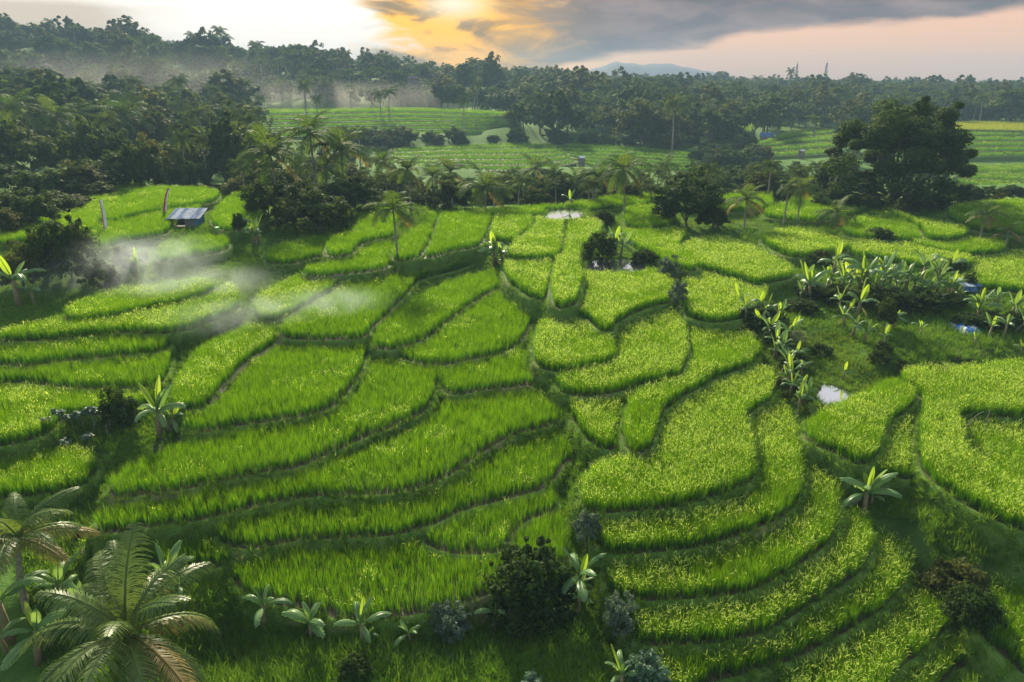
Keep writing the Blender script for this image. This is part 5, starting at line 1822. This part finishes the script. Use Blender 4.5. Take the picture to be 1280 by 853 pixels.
def make_tarps():
    b = on_ground(1208, 412, 1.95)
    s = mpp(b)
    root = empty('tarpaulin', b)
    tag(root, 'blue and white tarpaulin spread over a heap by the soil plot', 'tarpaulin')
    W, D = 31 * s, 2.0
    rg = random.Random(5)
    nx, ny = 26, 14
    cells = {}
    V = []
    for j in range(ny + 1):
        for i in range(nx + 1):
            u, v = i / nx, j / ny
            hump = 0.42 * (math.sin(math.pi * min(1, max(0, u))) ** .5) * (math.sin(math.pi * v) ** .5)
            V.append(Vector(((u - .5) * W + rg.uniform(-.03, .03), (v - .5) * D + rg.uniform(-.03, .03) + (0.1 * math.sin(u * 9)), 0.03 + hump + rg.uniform(-.035, .035))))
    for nm, mat, sel in (('blue_cover', M_TARPB, 0), ('white_cover', M_WHITE, 1)):
        mb = MB()
        ff = []
        for j in range(ny):
            for i in range(nx):
                wh = 1 if (math.sin(i * .55 + j * .2) + math.sin(j * .7 - i * .23 + 1) > 0.2) else 0
                if wh == sel:
                    q = j * (nx + 1) + i
                    ff.append((q, q + 1, q + nx + 2, q + nx + 1))
        mb.add(V, ff)
        o = mb.obj(nm, mat, root)
        md = o.modifiers.new('thickness', 'SOLIDIFY'); md.thickness = 0.015
    # shelter with blue sheets
    b = on_ground(1206, 362, 2.4)
    s = mpp(b)
    root = empty('garden_shelter', b)
    tag(root, 'low shelter of faded blue sheets among the garden bananas', 'shelter')
    W, D, Hh = 22 * s, 1.4, 9 * s
    for x in (-.5, .5):
        for y in (-.5, .5):
            mb = MB(); mb.tube([(x * W, y * D, -.2), (x * W, y * D, Hh * (1 if y < 0 else 1.3))], .04, 6); mb.obj('post', M_BAMBOO, root)
    for k in range(3):
        x0, x1 = -W * .55 + W * 1.1 * k / 3, -W * .55 + W * 1.1 * (k + 1.06) / 3
        sheet([(x0, D * .6, Hh * 1.34), (x1, D * .6, Hh * 1.3), (x1, -D * .6, Hh * .95), (x0, -D * .6, Hh * .9)], 4, .02, (M_BLUESHEET, M_PALESHEET, M_BLUESHEET)[k], root, 'roof_sheet', seed=40 + k)
    sheet([(-W * .5, -D * .55, Hh * .95), (W * .3, -D * .55, Hh * .95), (W * .3, -D * .62, .1), (-W * .5, -D * .62, .1)], 2, .03, M_BLUESHEET, root, 'front_sheet', seed=50)


make_tarps()


def ground_patch(name, px, zf, mat, lab, cat, lift=0.035, step=0.6):
    pts = [on_ground(x, y, zf) for x, y in px]
    Q = smooth_poly([(p.x, p.y) for p in pts], 0.4)
    lo, hi = Q.min(0), Q.max(0)
    xs, ys = np.arange(lo[0], hi[0] + .3, .3), np.arange(lo[1], hi[1] + .3, .3)
    X, Y = np.meshgrid(xs, ys)
    P = np.column_stack([X.ravel(), Y.ravel()])
    ins = inside(P, Q)
    Z = ground_z(P) + lift
    nx = len(xs)
    Fc = []
    for j in range(len(ys) - 1):
        for i in range(nx - 1):
            q = (j * nx + i, j * nx + i + 1, (j + 1) * nx + i + 1, (j + 1) * nx + i)
            if all(ins[k] for k in q):
                Fc.append(q)
    me = bpy.data.meshes.new(name)
    me.from_pydata(np.column_stack([P, Z]).tolist(), [], Fc)
    me.materials.append(mat)
    tag(link(bpy.data.objects.new(name, me)), lab, cat, kind='structure')


ground_patch('soil_plot', [(1140, 436), (1180, 431), (1230, 433), (1245, 445), (1230, 456), (1190, 458), (1150, 452)], 1.8, M_SOIL, 'bare dark soil plot in the garden', 'soil', 0.06)
ground_patch('bare_mound', [(165, 575), (190, 552), (225, 520), (245, 530), (230, 550), (200, 570)], 1.4, M_SOIL, 'bare brown earth below the large lone banana plant', 'soil', 0.07)


def footpath(px, zf, w, lab):
    pts = [on_ground(x, y, zf) for x, y in px]
    Q = np.array([(p.x, p.y) for p in pts])
    u = np.linspace(0, len(Q) - 1, 60)
    C = np.column_stack([np.interp(u, np.arange(len(Q)), Q[:, i]) for i in (0, 1)])
    t = np.gradient(C, axis=0)
    t /= np.linalg.norm(t, axis=1, keepdims=True)
    nn = np.column_stack([-t[:, 1], t[:, 0]])
    V, Fc = [], []
    offs = [-w, -w * .5, 0, w * .5, w]
    for k, c in enumerate(C):
        for o_ in offs:
            p = c + nn[k] * o_ * (1 + 0.15 * math.sin(k * .9))
            z = max([gz(p)] + [zt + 0.05 for zt, _, _, Qt in TERR[:N_NEAR] if near_mask(p[None], Qt, 0.3)[0]])
            V.append((p[0], p[1], z + 0.06 - 0.05 * abs(o_ / w)))
    # level the cross-section a little
    for k in range(len(C) - 1):
        for i in range(4):
            q = k * 5 + i
            Fc.append((q, q + 1, q + 6, q + 5))
    me = bpy.data.meshes.new('footpath')
    me.from_pydata(V, [], Fc)
    me.materials.append(M_PATH)
    me.polygons.foreach_set('use_smooth', [True] * len(Fc))
    tag(link(bpy.data.objects.new('footpath', me)), lab, 'path', kind='structure')


M_PATH = groundmat('trodden_path', ((0.13, 0.115, 0.075), (0.19, 0.165, 0.115), (0.22, 0.20, 0.15)), (0.10, 0.11, 0.05), 0.3, 1.2)
footpath([(258, 506), (280, 484), (310, 455), (348, 428), (368, 398), (392, 372), (425, 352)], 2.0, 0.28, 'bare grey footpath climbing the left slope')


def radio_mast(px, top, Y, lab, tilt):
    b = at(px, 108, Y)
    b.z = gz(b)
    t = at(px + tilt, top, Y)
    H = t.z - b.z
    root = empty('radio_mast', b)
    tag(root, lab, 'radio mast', 'lattice radio masts')
    dx = t.x - b.x
    lv = 12
    cor = []
    for k in range(lv + 1):
        u = k / lv
        w_ = 1.0 * (1 - .6 * u)
        cor.append([Vector((dx * u + w_ * a, w_ * c, H * u)) for a, c in ((-1, -1), (1, -1), (1, 1), (-1, 1))])
    for i in range(4):
        mb = MB(); mb.tube([c[i] for c in cor], 0.20, 4); mb.obj('leg', M_STEEL, root)
    mb = MB()
    for k in range(lv):
        for i in range(4):
            mb.tube([cor[k][i], cor[k + 1][(i + 1) % 4]], 0.10, 3)
            mb.tube([cor[k][i], cor[k][(i + 1) % 4]], 0.09, 3)
    mb.obj('bracing', M_STEEL, root)
    for u, a in ((.72, 1), (.88, -1)):
        mb = MB(); mb.tube([(dx * u + a * 0.9, -1, H * u), (dx * u + a * 1.1, -1.5, H * u)], [0.6, 0.6], 10); mb.obj('dish', M_STEEL, root)
    mb = MB(); mb.tube([(dx, 0, H), (dx, 0, H + 2.5)], 0.12, 4); mb.obj('antenna', M_STEEL, root)


radio_mast(994, 80, 700, 'left one of two lattice radio masts on the skyline', 3)
radio_mast(1029, 79, 700, 'right one of two lattice radio masts on the skyline', 5)


def house(px, py, Y, W, lab, roofm, wallm, rz=0.2):
    b = at(px, py, Y)
    b.z = max(gz(b), b.z)
    root = empty('farmhouse', b, rz)
    tag(root, lab, 'house')
    H, D = W * .38, W * .65
    mb = MB()
    mb.box((0, D / 2, H / 2 - 1), (W, .2, H + 2)); mb.box((0, -D / 2, H / 2 - 1), (W, .2, H + 2))
    mb.box((-W / 2, 0, H / 2 - 1), (.2, D - .21, H + 2)); mb.box((W / 2, 0, H / 2 - 1), (.2, D - .21, H + 2))
    mb.obj('wall', wallm, root)
    for sgn in (-1, 1):
        sheet([(-W * .58, 0, H * 1.75), (W * .58, 0, H * 1.75), (W * .58, sgn * D * .68, H * .92), (-W * .58, sgn * D * .68, H * .92)], 9, .05, roofm, root, 'roof')
    mb = MB(); mb.box((0.1 * W, -D / 2 - .12, H * .4), (W * .13, .06, H * .8)); mb.obj('door', M_PLANK, root)
    for x in (-.3, .33):
        mb = MB(); mb.box((x * W, -D / 2 - .12, H * .55), (W * .14, .06, H * .35)); mb.obj('window', M_STEEL, root)


house(516, 103, 285, 3.4, 'farmhouse with a dark roof on the left ridge', M_TILE, M_WALL)
house(958, 176, 190, 3.0, 'small hut with a pale blue roof at the forest edge', M_BLUESHEET, M_WALL, -.3)
house(1002, 191, 165, 1.0, 'tiny white-roofed shrine hut on the far terraces', M_WHITE, M_WALL, .4)
house(727, 200, 160, 1.2, 'small white-roofed hut between the valley palms', M_WHITE, M_WALL, .3)

# bent bamboo pole and post at the sunken paddy
b = on_ground(1199, 547, .75)
e = at(1230, 515, b.y)
mb = MB()
pts = []
for k in range(9):
    u = k / 8
    pts.append(Vector(((e.x - b.x) * u, 0, (e.z - b.z) * (1 - (1 - u) ** 1.9))))
mb.tube(pts, 0.022, 5)
o = mb.obj('bamboo_pole', M_BAMBOO); o.location = b
tag(o, 'thin bent bamboo pole arching over the sunken paddy', 'pole')
b = on_ground(1229, 545, .75)
mb = MB(); mb.tube([(0, 0, -.2), (0, 0, (545 - 514) * mpp(b) * 1.15)], 0.03, 5)
o = mb.obj('post', M_STEEL); o.location = b
tag(o, 'dark upright post at the tip of the bent bamboo pole', 'post')

# ------------------------------------------------------------------ smoke, mist, haze
def ball(name, mat, loc, sc, rz=0.0, parent=None):
    mb = MB()
    n, m = 16, 10
    V, Fc = [], []
    for j in range(m + 1):
        th = math.pi * j / m
        for i in range(n):
            V.append((math.sin(th) * math.cos(6.2832 * i / n), math.sin(th) * math.sin(6.2832 * i / n), math.cos(th)))
    for j in range(m):
        for i in range(n):
            Fc.append((j * n + i, j * n + (i + 1) % n, (j + 1) * n + (i + 1) % n, (j + 1) * n + i)[::-1])
    mb.add(V, Fc)
    o = mb.obj(name, mat, parent)
    o.location = loc; o.scale = sc; o.rotation_euler = (0, 0, rz)
    return o


def smokemat(name, dens, nscale, lo, hi, color=(0.9, 0.93, 0.95), dist=1.5):
    m, w = newmat(name)
    tc = w.n('ShaderNodeTexCoord')
    ln = w.n('ShaderNodeVectorMath', operation='LENGTH')
    w.set(ln.inputs[0], tc.outputs['Object'])
    fall = w.smooth(ln.outputs['Value'], 0.95, 0.15)
    geo = w.n('ShaderNodeNewGeometry')
    nz = w.noise(geo.outputs['Position'], nscale, 3, 0.55, dist)
    d = w.m('MULTIPLY', w.m('MULTIPLY', fall, w.smooth(nz, lo, hi)), dens)
    pv = w.n('ShaderNodeVolumePrincipled')
    pv.inputs['Color'].default_value = (*color, 1)
    w.set(pv.inputs['Density'], d)
    pv.inputs['Anisotropy'].default_value = 0.55
    out = w.n('ShaderNodeOutputMaterial')
    w.t.links.new(pv.outputs[0], out.inputs['Volume'])
    return m


M_SMOKE = smokemat('smoke', 0.19, 0.34, 0.24, 0.85, (0.86, 0.94, 1.0), 2.0)
root = empty('smoke', on_ground(60, 365, 3.1))
tag(root, 'drifting smoke of a smouldering fire over the left terraces', 'smoke', kind='stuff')
inv = root.location
for px, py, Y, zl, sx, sy, sz, rz in [(70, 345, 45, 3.9, 5.4, 3.0, 2.0, .1), (135, 325, 46, 4.9, 5.4, 3.0, 2.4, .2), (195, 310, 47, 5.2, 5.6, 3.0, 1.9, .1), (235, 350, 43, 4.3, 7.0, 3.0, 1.5, .3),
                                       (290, 385, 39, 3.6, 6.0, 3.0, 1.2, .4), (395, 380, 41, 3.7, 6.0, 3.2, 1.1, .3)]:
    c = at(px, py, Y)
    c.z = zl
    ball('wisp', M_SMOKE, c - inv, (sx, sy, sz), rz, root)

M_MIST = smokemat('mist', 0.017, 0.02, 0.25, 0.7, (0.98, 0.93, 0.84), 0.5)
c = at(390, 128, 268)
tag(ball('mist', M_MIST, (c.x, c.y, 10.0), (75, 26, 9), 0.1), 'bright ground mist behind the far terraces at the left', 'mist', kind='stuff')
c = at(170, 100, 235)
tag(ball('mist', smokemat('thin_mist', 0.005, 0.02, 0.25, 0.7, (0.98, 0.93, 0.84), 0.5), (c.x, c.y, 15.0), (80, 28, 14), 0.1), 'thin grey mist before the left ridge', 'mist', kind='stuff')

m, w = newmat('haze')
pv = w.n('ShaderNodeVolumePrincipled')
pv.inputs['Color'].default_value = (0.34, 0.50, 0.66, 1)
pv.inputs['Density'].default_value = 0.00065
out = w.n('ShaderNodeOutputMaterial')
w.t.links.new(pv.outputs[0], out.inputs['Volume'])
mb = MB()
mb.box((0, 525, 22.5), (2400, 1450, 71))
o = mb.obj('haze', m)
tag(o, 'pale blue evening haze over the whole valley', 'haze', kind='stuff')
